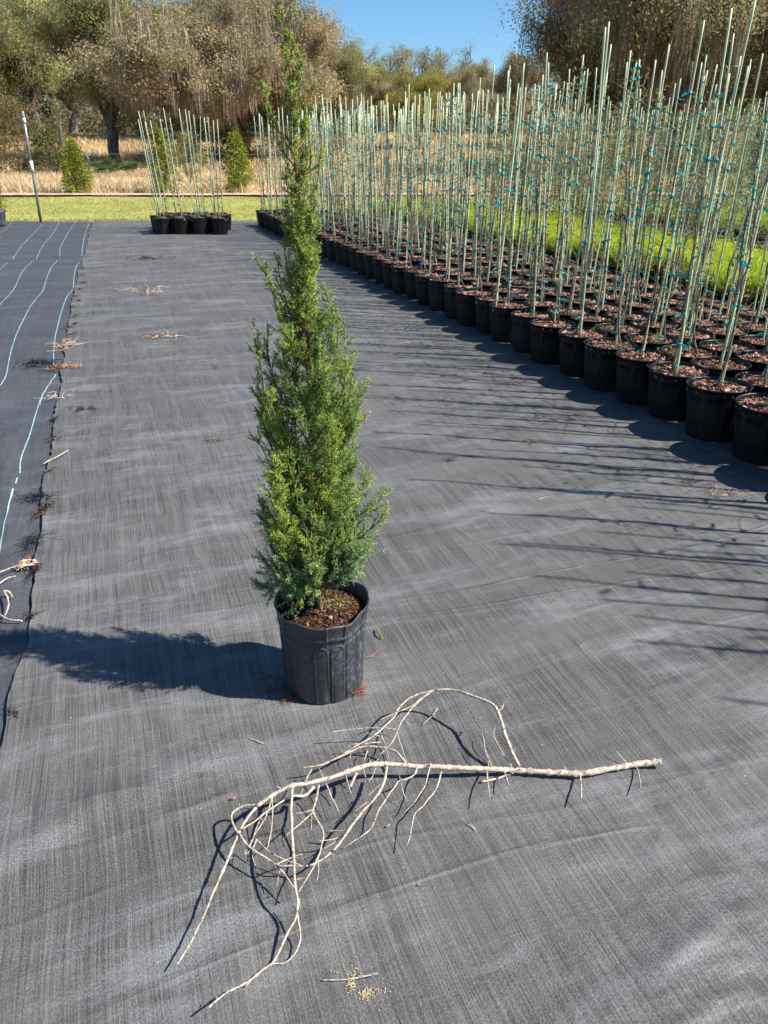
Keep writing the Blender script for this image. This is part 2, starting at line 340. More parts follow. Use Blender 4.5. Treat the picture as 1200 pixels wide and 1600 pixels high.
def cloth(name, x0, x1, xs_fine, zbase, mat, edge, seed=0, vend=17.25):
    """a cloth sheet; its far end is cut square to the view, along v = vend"""
    xs = xs_fine; t = np.linspace(0, 1, 760); ys = -1.2 + (t ** 1.45)
    X, T = np.meshgrid(xs, t)
    if edge: # ragged left edge
        e = -0.46 + 0.035 * vnoise(T * 60, T * 0, 31) + 0.012 * vnoise(T * 400, T * 0, 32) + 0.16 * np.clip((T - .66) / .34, 0, 1)
        X = np.where(X <= x0 + 1e-6, e, np.maximum(X, e + 0.004))
    yend = (vend + 0.28 * vnoise(X * 1.3, X * 0, 44) + 0.12 * vnoise(X * 5, X * 0, 45) + X * 0 - X * sy) / cy
    Y = -1.2 + (T ** 1.5) * (yend + 1.2)
    h = cloth_h(X, Y)
    if edge:
        d = X - (-0.46); h = h + 0.002 * np.exp(-np.clip(d, 0, 9) / 0.05) + 0.006 * np.exp(-np.clip(d, 0, 9) / 0.12) * np.clip(vnoise(Y * 5, Y * 0, 77), 0, 1)
    else:
        h = h * 0.5 + 0.02 * np.exp(-((X + 0.62 + (Y - 3.5) * 0.12) / 0.035) ** 2) * np.clip(1 - abs(Y - 3.6) / 2.4, 0, 1)
        h = h + 0.025 * np.exp(-((Y - 12.3 - 0.34 * (-(X + .4)) + .1) / 0.10) ** 2)
        h = h - 0.05 * np.clip(X + .40, 0, 1)
    Z = zbase + h
    k = len(xs); i = np.arange(len(t) - 1)[:, None] * k; j = np.arange(k - 1)[None]
    mb = MB(); mb.add(np.stack([X, Y, Z], -1), np.stack([i + j, i + j + 1, i + k + j + 1, i + k + j], -1).reshape(-1, 4))
    return tag(obj(name, mb.mesh(name, mat)), kind='structure')
cloth('ground_cloth', -0.5, 16, np.concatenate([np.linspace(-0.5, 3.4, 230), np.linspace(3.4, 16, 60)[1:]]), 0.0, M_cloth, True)
left_cloth = cloth('overlapped_ground_cloth', -7, -0.3, np.linspace(-7, -0.3, 170), -0.015, M_cloth2, False)

# marker yarns woven into the left cloth
S = [[((740,95),(715,160),(695,240),(682,345),(690,372)), ((682,402),(640,440),(615,530),(605,640),(560,695),(525,780),(490,900),(460,1030),(445,1170),(445,1270)),
      ((465,1345),(400,1440),(350,1520),(330,1600))],
     [((625,90),(575,160),(530,240),(500,310),(498,378)), ((475,405),(420,470),(385,560),(355,650),(300,720),(240,800),(200,880),(150,980),(100,1120),(70,1240),(50,1350),(0,1440),(-60,1520))],
     [((490,90),(440,180),(370,260),(325,340),(305,400)), ((270,405),(180,500),(130,610),(80,680),(0,765),(-90,860))],
     [((355,100),(280,180),(190,270),(130,350),(110,395)), ((60,420),(0,475),(-90,560))], [((100,90),(50,140),(0,175),(-80,240))]]
mb = MB()
def ribbon(mb, px, w=0.0030):
    P = np.array([G(x, y)[:2] for x, y in px]); P = spline(np.c_[P, np.zeros(len(P))], 0.03)[:, :2]
    T = unit(np.gradient(P, axis=0)); Nn = np.c_[-T[:, 1], T[:, 0]]; wob = w * (1 + 0.5 * vnoise(P[:, 1] * 25, P[:, 1] * 0, 3))[:, None]
    A = P + Nn * wob; B = P - Nn * wob
    def hz(Q):
        h = cloth_h(Q[:, 0], Q[:, 1]) * 0.5 + 0.02 * np.exp(-((Q[:, 0] + 0.62 + (Q[:, 1] - 3.5) * 0.12) / 0.035) ** 2) * np.clip(1 - abs(Q[:, 1] - 3.6) / 2.4, 0, 1)
        h = h + 0.025 * np.exp(-((Q[:, 1] - 12.3 - 0.34 * (-(Q[:, 0] + .4)) + .1) / 0.10) ** 2) - 0.05 * np.clip(Q[:, 0] + .40, 0, 1); return h - 0.015 + 0.003
    n = len(P); V = np.concatenate([np.c_[A, hz(A)], np.c_[B, hz(B)]]); j = np.arange(n - 1)
    mb.add(V, np.stack([j, j + n, j + n + 1, j + 1], -1))
for st in S:
    for seg in st: ribbon(mb, [(x / 5.333, y / 5.333 + 330) for x, y in seg])
for seg in (((300,0),(255,80),(220,180),(180,310),(130,450),(122,545)), ((108,576),(95,612)), ((82,655),(50,790),(20,890),(0,995),(-20,1080))):
    ribbon(mb, [(x / 4, y / 4 + 600) for x, y in seg])
obj('marker_stripe', mb.mesh('marker_stripe', M_yarn), left_cloth)

# ------------------------------------------------------------------ the juniper in its pot
TX, TY = 0.420, 1.745
TB = np.array([TX, TY, 0.0])
juniper = tag(obj('potted_juniper', None, loc=(TX, TY, 0)), 'tall narrow green juniper in a fluted black pot, standing alone mid cloth', 'potted tree')
NP = 16
def pot_disp(r, z, a):
    # arch-topped fluted panels pressed in the wall, and a crumpled rim
    aa = (a + 0.10) / (2 * math.pi) * NP; ph = (aa % 1.0) - 0.5; idx = np.floor(aa)
    wpan = 2 * math.pi * 0.122 / NP; x = np.abs(ph) * wpan; half = wpan * 0.40; top = 0.178
    zz = z - (top - half)
    d = np.where(zz > 0, np.hypot(x, zz) - half, x - half)          # signed distance to the panel outline
    on = (z < 0.205) & (z > 0.006)
    ridge = 0.0026 * np.exp(-(d / 0.0022) ** 2); inset = -0.0022 * (1 / (1 + np.exp(-d / 0.0012)))
    r = r + np.where(on, ridge + inset, 0)
    dent = 0.004 * np.sin(3 * a + 1.0) + 0.003 * np.sin(5 * a + 2.2) + 0.0015 * np.sin(9 * a)
    r = r + dent * np.clip(z / 0.24, 0, 1) ** 2 - 0.006 * np.exp(-((a - 4.6) / 0.10) ** 2) * np.exp(-((z - 0.03) / 0.04) ** 2)
    z = z + np.where(z > 0.19, (0.004 * np.sin(2 * a + 0.4) + 0.002 * np.sin(7 * a)), 0)
    z = z * 1.17; r = r * 1.02 + 0.011 * np.clip(1 - z / 0.2, 0, 1) * (r > .05)
    fold = 0.004 * (np.exp(-((a - 4.55) / 0.02) ** 2) + np.exp(-((a - 4.95) / 0.015) ** 2) + np.exp(-((a - 5.6) / 0.02) ** 2)); r = r + np.where(z > 0.21, fold, 0)
    return r, z
zz = np.linspace(0.004, 0.192, 130)
prof = [(0.001, 0.012), (0.09, 0.010), (0.100, 0.0)] + [(0.1025 + 0.0205 * (q / 0.192), q) for q in zz]
prof += [(0.1275, 0.195), (0.1300, 0.199), (0.1300, 0.202), (0.1260, 0.205), (0.1250, 0.208), (0.1285, 0.217), (0.1305, 0.229), (0.1335, 0.236), (0.1345, 0.2395), (0.1335, 0.242), (0.1305, 0.2425), (0.1290, 0.240),
         (0.1265, 0.232), (0.1245, 0.215), (0.1215, 0.195), (0.118, 0.18)]
mb = MB(); lathe(mb, prof, 512, 0, pot_disp)
obj('pot', mb.mesh('pot', M_pot1), juniper)
# folded piece of rim standing up at the back right
mb = MB(); a = np.linspace(0.62, 1.72, 26) - 0.2; ins = []
for (dr, dz) in ((0.0, 0.236), (0.003, 0.250), (0.001, 0.258), (-0.006, 0.262), (-0.0085, 0.262), (-0.004, 0.256), (-0.003, 0.238)):
    tl = np.clip((a - a[0]) / 0.12, 0, 1) * np.clip((a[-1] - a) / 0.5, 0, 1)
    ins.append(np.stack([(0.131 + dr) * np.cos(a), (0.131 + dr) * np.sin(a), 0.236 + (dz - 0.236) * tl + 0 * a], -1))
k = len(a); i = np.arange(6)[:, None] * k; j = np.arange(k - 1)[None]
mb.add(np.concatenate(ins) * [1.02, 1.02, 1.17], np.stack([i + j, i + j + 1, i + k + j + 1, i + k + j], -1).reshape(-1, 4))
obj('rim_fold', mb.mesh('rim_fold', M_pot1), juniper)

def soil_mesh(name, R0, z, n_chips, cols, size, seed, mats, bumpamp=0.008, flat=0.55):
    g = np.random.default_rng(seed); mb = MB()
    rr = np.linspace(0, R0, 14); a = np.arange(48) * 2 * math.pi / 48
    X = rr[:, None] * np.cos(a); Y = rr[:, None] * np.sin(a); Z = z + bumpamp * 2 * vnoise(X * 30 + seed, Y * 30, seed) + bumpamp * (1 - rr[:, None] / R0)
    i = np.arange(13)[:, None] * 48; j = np.arange(48)[None]; j2 = (j + 1) % 48
    mb.add(np.stack([X, Y, Z], -1), np.stack([i + j, i + j2, i + 48 + j2, i + 48 + j], -1).reshape(-1, 4), 1)
    N = n_chips; q = R0 * np.sqrt(g.random(N)) * 0.98; t = g.random(N) * 6.283
    P = np.stack([q * np.cos(t), q * np.sin(t), z + bumpamp * (1 - q / R0) + g.random(N) * bumpamp * 1.2 + 0.001], -1)
    D = g.normal(size=(N, 3)); D[:, 2] *= (1 - flat); D = unit(D); S_ = unit(np.cross(D, g.normal(size=(N, 3)) * [0.5, 0.5, 1])); Nn = np.cross(D, S_)
    L = size * (0.4 + g.random(N) ** 1.6)[:, None]; wd = L * (0.3 + 0.4 * g.random(N))[:, None]; th = wd * 0.35
    V = []
    for sx_, sy_, sz_ in ((-1,-1,-1),(1,-1,-1),(.8,1,-1),(-1,.8,-1),(-1,-1,1),(.9,-1,1),(.8,1,1),(-.8,.9,1)): V.append(P + D * L * .5 * sx_ + S_ * wd * .5 * sy_ + Nn * th * .5 * sz_)
    V = np.stack(V, 1); F = np.array([[0,3,2,1],[4,5,6,7],[0,1,5,4],[1,2,6,5],[2,3,7,6],[3,0,4,7]])
    c = np.asarray(cols)[g.integers(0, len(cols), N)] * (0.6 + 0.7 * g.random(N))[:, None]
    mb.add(V.reshape(-1, 3), ((np.arange(N) * 8)[:, None, None] + F[None]).reshape(-1, 4), 0, np.repeat(c, 8, 0), False)
    return mb.mesh(name, mats)
brown = [(0.10, 0.045, 0.03), (0.16, 0.075, 0.05), (0.24, 0.13, 0.09), (0.05, 0.025, 0.018), (0.36, 0.24, 0.17)]
so_ = obj('soil', soil_mesh('soil', 0.121, 0.243, 2600, brown[:4] + [(0.07, 0.035, 0.022)] * 3, 0.0085, 11, [M_bark, M_soil], 0.007, 0.3), juniper)
# moss and litter on the soil
mb = MB(); N = 520; q = rng.normal(size=(N, 2)) * [0.026, 0.03] + [0.055, 0.018]; q = q[np.hypot(q[:, 0], q[:, 1]) < 0.112]; N = len(q)
P = np.c_[q, 0.256 + rng.random(N) * 0.004]; leaves(mb, P, 0.006 + 0.006 * rng.random(N), np.array([[0.20, 0.19, 0.07], [0.34, 0.28, 0.14], [0.12, 0.12, 0.05], [0.30, 0.16, 0.09]])[rng.integers(0, 4, N)], 0, 0.45, 0.5)
obj('moss_litter', mb.mesh('moss_litter', M_leaf), juniper)

def ico_blob(mb, c, r, col, sq=(1, 1, 1)):
    a = np.linspace(0, math.pi, 7); b = np.arange(8) * math.pi / 4
    V = np.stack([np.sin(a)[:, None] * np.cos(b) * r * sq[0], np.sin(a)[:, None] * np.sin(b) * r * sq[1], np.cos(a)[:, None] * r * sq[2] + 0 * b], -1) + np.asarray(c)
    i = np.arange(6)[:, None] * 8; j = np.arange(8)[None]; j2 = (j + 1) % 8
    mb.add(V, np.stack([i + j, i + 8 + j, i + 8 + j2, i + j2], -1).reshape(-1, 4), 0, col)

# trunk
zt = np.array([0.239, 0.28, 0.4, 0.6, 0.8, 1.0, 1.2, 1.35, 1.5, 1.62, 1.70, 1.738])
pxs = np.array([499, 500, 493, 489, 485, 478, 470, 466, 457, 448, 441, 443])
tr = []
for z_, x_ in zip(zt, pxs):
    # find the pixel row of that height on the tree plane, then its sideways shift
    lo, hi = -200.0, 1200.0
    for _ in range(40):
        mid = (lo + hi) / 2
        if plane_pt(x_, mid, TB)[2] > z_: lo = mid
        else: hi = mid
    tr.append(plane_pt(x_, lo, TB))
tr = np.array(tr) - TB; tr[:, :2] += np.c_[0.004 * np.sin(zt * 9), 0.006 * np.sin(zt * 7 + 1)] * 0.6
def trunk_at(z): return np.array([np.interp(z, tr[:, 2], tr[:, 0]), np.interp(z, tr[:, 2], tr[:, 1]), z])
mb = MB(); tp = spline(tr, 0.02)
rad = np.interp(tp[:, 2], [0.2, 0.26, 0.6, 1.0, 1.5, 1.74], [0.0085, 0.0065, 0.0052, 0.0038, 0.0022, 0.0009])
cc_ = np.array([np.interp(tp[:, 2], [0.2, 0.5, 1.0, 1.7], q) for q in ([2.6, 2.2, 1.9, 1.8], [1.9, 1.5, 1.05, 1.0], [1.5, 1.15, 0.7, 0.6])]).T
tube(mb, tp, rad, 8, 0, cc_)

ENV_Z = [0.27, 0.33, 0.38, 0.46, 0.56, 0.66, 0.76, 0.86, 0.96, 1.04, 1.12, 1.25, 1.36, 1.46, 1.52, 1.60, 1.68, 1.74]
ENV_L = [0.05, 0.13, 0.150, 0.150, 0.138, 0.142, 0.138, 0.134, 0.108, 0.074, 0.064, 0.048, 0.038, 0.024, 0.018, 0.011, 0.007, 0.003]
ENV_R = [0.03, 0.09, 0.140, 0.172, 0.172, 0.140, 0.132, 0.128, 0.104, 0.074, 0.066, 0.058, 0.050, 0.036, 0.022, 0.013, 0.009, 0.003]
right2 = np.array([cy, -sy]); fwd2 = np.array([sy, cy])
def env(z, az):
    s = math.cos(az); l = np.interp(z, ENV_Z, ENV_L); r = np.interp(z, ENV_Z, ENV_R)
    m_ = (l + r) / 2; return (r if s > 0 else l) * abs(s) ** 1.0 + m_ * (1 - abs(s))
curves = []  # (points, leafiness, kind)
g = np.random.default_rng(21)
nb = 0
NBR = 150
for q in range(NBR):
    zt_ = 0.42 + 1.24 * ((q + g.random()) / NBR) ** 1.45
    az = q * 2.39996 + g.normal() * 0.3
    r_t = env(min(zt_, 1.72), az) * (0.45 + 0.55 * g.random() ** .8) * (0.8 if zt_ > 1.15 else 1.0); th = R(g.uniform(17, 30)) if zt_ > 0.62 else R(g.uniform(30, 50))
    if zt_ > 1.2: th = R(g.uniform(9, 17))
    z0 = zt_ - r_t / math.tan(th) - 0.01
    if z0 < 0.30: z0 = 0.30 + g.random() * 0.06
    d = right2 * math.cos(az) + fwd2 * math.sin(az)
    a0 = trunk_at(z0); tb = trunk_at(min(zt_, 1.73)); e = tb + np.r_[d * r_t, 0]
    m1 = a0 + np.r_[d * r_t * 0.42, (zt_ - z0) * 0.28]; m2 = a0 * 0.28 + tb * 0.72; m2[:2] = tb[:2] * .7 + a0[:2] * .3 + d * r_t * 0.82; m2[2] = z0 + (zt_ - z0) * 0.66
    jj = g.normal(size=(2, 3)) * 0.006
    curves.append(([a0, m1 + jj[0], m2 + jj[1], e], 1.0, 0))
def tippt(x, y, off=0.0): return plane_pt(x, y, TB, off) - TB
feat = [ # tip pixel ... base pixel, with depth offsets
    ([(455,240,0),(436,205,-.01),(420,165,-.01),(411,132,-.01)], .8), ([(466,262,0),(440,235,.0),(425,200,0),(417,170,0)], .8),
    ([(462,250,0),(478,200,0),(485,160,0),(488,128,0)], .9), ([(470,330,0),(494,290,0),(500,250,0),(508,226,0)], 1.0), ([(470,300,0),(486,250,0),(478,190,0),(474,150,0)], 1.),
    ([(447,100,0),(452,60,0),(454,35,0),(458,17,0)], .8), ([(444,70,0),(439,40,0),(438,25,0),(439,8,0)], .7), ([(456,180,0),(464,140,0),(470,100,0),(462,75,0)], .9),
    ([(470,560,0),(438,500,-.02),(424,450,-.02),(402,404,-.02)], .9), ([(468,540,0),(446,470,.02),(437,430,.02),(433,400,.02)], .8),
    ([(476,760,0),(424,660,-.02),(408,580,-.02),(394,514,-.02)], 1.0), ([(470,700,0),(440,620,.03),(420,560,.03),(418,505,.03)], .9),
    ([(480,650,0),(508,560,0),(515,510,0),(511,455,0)], .8), ([(480,660,0),(520,570,.02),(528,520,.02),(523,476,.02)], .8), ([(484,700,0),(532,620,-.02),(540,570,-.02),(537,500,-.02)], .9),
    ([(486,760,0),(540,690,0),(558,640,0),(563,588,0)], 1.1), ([(486,730,0),(535,660,.03),(548,610,.03),(546,560,.03)], 1.),
    ([(490,860,0),(540,820,-.02),(578,795,-.03),(608,767,-.03)], 1.1), ([(490,870,0),(545,850,-.03),(580,825,-.05),(606,800,-.05)], 1.0), ([(490,850,0),(540,790,.02),(565,760,.03),(578,730,.03)], 1.0),
    ([(492,880,0),(540,868,-.02),(568,862,-.04),(588,858,-.04)], .9), ([(494,900,0),(530,895,-.03),(552,893,-.05),(566,897,-.05)], .8),
    ([(490,880,0),(440,845,-.02),(420,825,-.02),(410,818,-.02)], 1.), ([(492,895,0),(440,890,-.02),(415,880,-.03),(403,870,-.03)], 1.), ([(494,910,0),(450,915,-.02),(420,918,-.03),(398,921,-.03)], .9),
    ([(494,905,0),(466,915,-.05),(458,935,-.07),(455,958,-.075)], .9), ([(494,905,0),(478,912,-.07),(468,932,-.085),(462,950,-.085)], .8), ([(492,890,0),(440,905,-.05),(425,922,-.06),(432,942,-.06)], .9),
    ([(480,810,0),(440,790,-.09),(428,760,-.10),(433,715,-.10)], 1.5), ([(484,860,0),(448,840,-.10),(438,790,-.12),(437,745,-.12)], 1.6), ([(486,880,0),(440,860,-.09),(428,830,-.10),(424,790,-.09)], 1.4),
    ([(476,800,0),(430,740,0),(410,700,0),(398,686,0)], .9), ([(478,740,0),(430,690,0),(412,640,0),(402,600,0)], .9)]
for pts, lf in feat:
    P = [tippt(x, y, o) for x, y, o in pts]; P[0] = trunk_at(max(0.27, min(1.72, P[0][2]))); curves.append((P, lf, 1))
fol = MB(); SP = []; SD = []; SL = []; SR = []; SC = []; ST = []
YG = np.array([0.40, 0.47, 0.060]); MG = np.array([0.24, 0.35, 0.055]); DG = np.array([0.095, 0.17, 0.050]); BG = np.array([0.23, 0.36, 0.20]); TAN = np.array([0.40, 0.30, 0.13])
for P, lf, kind in curves:
    c = spline(np.array(P), 0.010); n = len(c); s = np.linspace(0, 1, n); Lc = np.sum(np.linalg.norm(np.diff(c, axis=0), axis=1))
    r = 0.0024 * (1 - s) * min(1, Lc / 0.25) + 0.0007
    wc = np.outer(1 - s, [1.6, 1.0, 0.7]) + np.outer(s, [0.9, 0.95, 0.35]); tube(mb, c, r, 5, 0, wc, False)
    T = unit(np.gradient(c, axis=0)); zmean = c[:, 2].mean()
    low = np.clip((0.62 - zmean) / 0.25, 0, 1)
    yel = g.random() < (0.20 if zmean > .62 else .08) or lf > 1.25
    step = 0.0098; m_ = int(Lc / step * lf * (0.80 if zmean < 1.05 else 0.95)); 
    if m_ < 3: continue
    ss = np.sort(g.random(m_)) * 0.97 + 0.03 - 0.0
    ss = ss[ss > 0.12]; idx = np.clip((ss * (n - 1)).astype(int), 0, n - 1); base = c[idx]; tdir = T[idx]
    rn = unit(np.cross(tdir, g.normal(size=(len(ss), 3)))); ang = R(1) * g.uniform(24, 48, len(ss))
    sdir = unit(tdir * np.cos(ang)[:, None] + rn * np.sin(ang)[:, None] + np.array([0, 0, 0.18]))
    slen = (0.024 + 0.056 * (1 - ss) ** 0.8 * (0.4 + 0.9 * g.random(len(ss)))) * (0.36 if zmean > 1.28 else 0.68 if zmean > 1.05 else 1.05) * (1.0 + 0.15 * low)
    for b_, d_, l_, s_ in zip(base, sdir, slen, ss):
        k = max(3, int(l_ / 0.0042)); t = (np.arange(k) + 0.4) / k
        q = b_ + d_ * (t * l_)[:, None] + np.array([0, 0, 1]) * (t * t * l_ * 0.16)[:, None]
        # the woody or green axis of the spray
        tube(fol, np.array([b_, b_ + d_ * l_ * .5 + [0, 0, l_ * .04], b_ + d_ * l_ + [0, 0, l_ * .16]]), [0.0008, 0.0007, 0.0004], 3, 0, DG * 0.5 + MG * 0.6, False)
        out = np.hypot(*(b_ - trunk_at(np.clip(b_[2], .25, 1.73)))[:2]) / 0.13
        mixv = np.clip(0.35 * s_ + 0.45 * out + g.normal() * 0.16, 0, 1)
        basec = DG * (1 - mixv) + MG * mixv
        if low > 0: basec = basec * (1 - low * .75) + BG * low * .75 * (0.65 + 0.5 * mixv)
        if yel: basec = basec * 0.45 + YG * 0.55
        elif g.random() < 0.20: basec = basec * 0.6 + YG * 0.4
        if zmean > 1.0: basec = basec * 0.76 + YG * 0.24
        k2 = max(3, int(l_ / 0.0055)); t = (np.arange(k2 * 2) % k2 + g.random(k2 * 2) * .8) / k2
        q = b_ + d_ * (t * l_)[:, None] + np.array([0, 0, 1]) * (t * t * l_ * 0.16)[:, None]; n2 = len(t)
        rv = unit(np.cross(np.tile(d_, (n2, 1)), g.normal(size=(n2, 3)))); an = R(1) * g.uniform(22, 48, n2)
        dd = d_ * np.cos(an)[:, None] + rv * np.sin(an)[:, None]; ll = (0.007 + 0.019 * (1 - t) * (l_ / 0.06)) * (0.6 + 0.7 * g.random(n2))
        tipm = np.clip(s_ * 1.1 - 0.55, 0, 1) * (1.0 if kind else 0.5)
        cj = basec * (0.75 + 0.5 * g.random(n2))[:, None]
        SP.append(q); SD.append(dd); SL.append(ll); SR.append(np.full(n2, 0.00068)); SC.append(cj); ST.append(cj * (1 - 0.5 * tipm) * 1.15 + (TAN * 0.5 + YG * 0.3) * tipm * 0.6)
        for rep in range(3):
            f_ = g.uniform(.15, .9, n2); rv = unit(np.cross(dd, g.normal(size=(n2, 3)))); an = R(1) * g.uniform(22, 45, n2)
            d3 = dd * np.cos(an)[:, None] + rv * np.sin(an)[:, None]; c3 = cj * (0.85 + 0.3 * g.random(n2))[:, None]
            SP.append(q + dd * (ll * f_)[:, None]); SD.append(d3); SL.append(g.uniform(.0045, .0095, n2) * (1.15 - .3 * f_)); SR.append(np.full(n2, 0.00062)); SC.append(c3); ST.append(c3 * (1 - 0.5 * tipm) * 1.25 + (TAN * 0.5 + YG * 0.4) * tipm * 0.6)
    # leading tip of the branch
    k = 22; t = np.linspace(0.72, 1.0, k); idx = (t * (n - 1)).astype(int); rv = unit(np.cross(T[idx], g.normal(size=(k, 3))))
    SP.append(c[idx]); SD.append(T[idx] * 0.93 + rv * 0.36); SL.append(np.full(k, 0.009)); SR.append(np.full(k, 0.0008))
    cj = np.tile(YG * 0.5 + TAN * (0.45 if kind else 0.2), (k, 1)); SC.append(cj); ST.append(cj * 1.2)
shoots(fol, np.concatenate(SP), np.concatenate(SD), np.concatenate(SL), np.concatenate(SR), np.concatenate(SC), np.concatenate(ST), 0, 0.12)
print('juniper shoots', sum(len(x) for x in SP))
obj('trunk', mb.mesh('juniper_trunk', M_stem), juniper)
obj('foliage', fol.mesh('juniper_foliage', M_jun), juniper)

# ------------------------------------------------------------------ the fallen branch
def zA(L): return [(x / 2.91 + 250, y / 2.91 + 1050) for x, y in L]
def zB(L): return [(x / 3.529 + 480, y / 3.529 + 1060) for x, y in L]
def zC(L): return [(x / 2.4 + 560, y / 2.4 + 1050) for x, y in L]
def along(px, hs):
    t = np.linspace(0, 1, len(px)); h = np.interp(t, np.linspace(0, 1, len(hs)), hs)
    return np.array([G(x, y, z) for (x, y), z in zip(px, h)])
SC3 = 1 / 690.0
def limb(px, hs, w0, w1, knobs=0.0, seed=0):
    P = spline(along(px, hs), 0.008); n = len(P); gg = np.random.default_rng(seed + 100)
    wob = gg.normal(size=(n, 3)); 
    for _ in range(2): wob = (wob + np.roll(wob, 1, 0) + np.roll(wob, -1, 0)) / 3
    P = P + wob * 0.0012; r = np.linspace(w0, w1, n) * SC3 / 2 * (1 + 0.10 * gg.normal(size=n))
    if knobs:
        for q in gg.integers(3, n - 3, int(n * knobs)): r[q] *= 1.28
    P[:, 2] = np.maximum(P[:, 2], r + 0.001)
    return P, r
fb = MB()
stem = zC([(1137,337),(1100,341),(1050,345),(950,362),(830,380),(760,378),(690,375),(600,368),(540,366),(430,362),(300,356),(200,352),(100,345),(48,349)]) + zA([(960,420),(900,438),(860,450),(760,485),(650,510),(600,518),(560,532),(520,555),(470,585),(440,610)])
P, r = limb(stem, [.022,.016,.014,.012,.012,.013,.016,.022,.030,.038,.046,.054,.060,.066,.074,.082,.086,.086,.08,.074,.068], 11, 6.5, 0.10, 1)
tube(fb, P, r, 10)
gg = np.random.default_rng(4)
for q in range(26):      # short snags where twigs broke off
    k = gg.integers(5, len(P) - 5); d = unit(gg.normal(size=3) + [0, 0, .4]); tube(fb, [P[k], P[k] + d * (r[k] + 0.004 + 0.012 * gg.random())], [0.0018, 0.001], 5)
br = tag(obj('fallen_branch', fb.mesh('fallen_branch', M_branch)), 'bare pale dead branch with tangled side twigs lying in front of the juniper', 'branch')
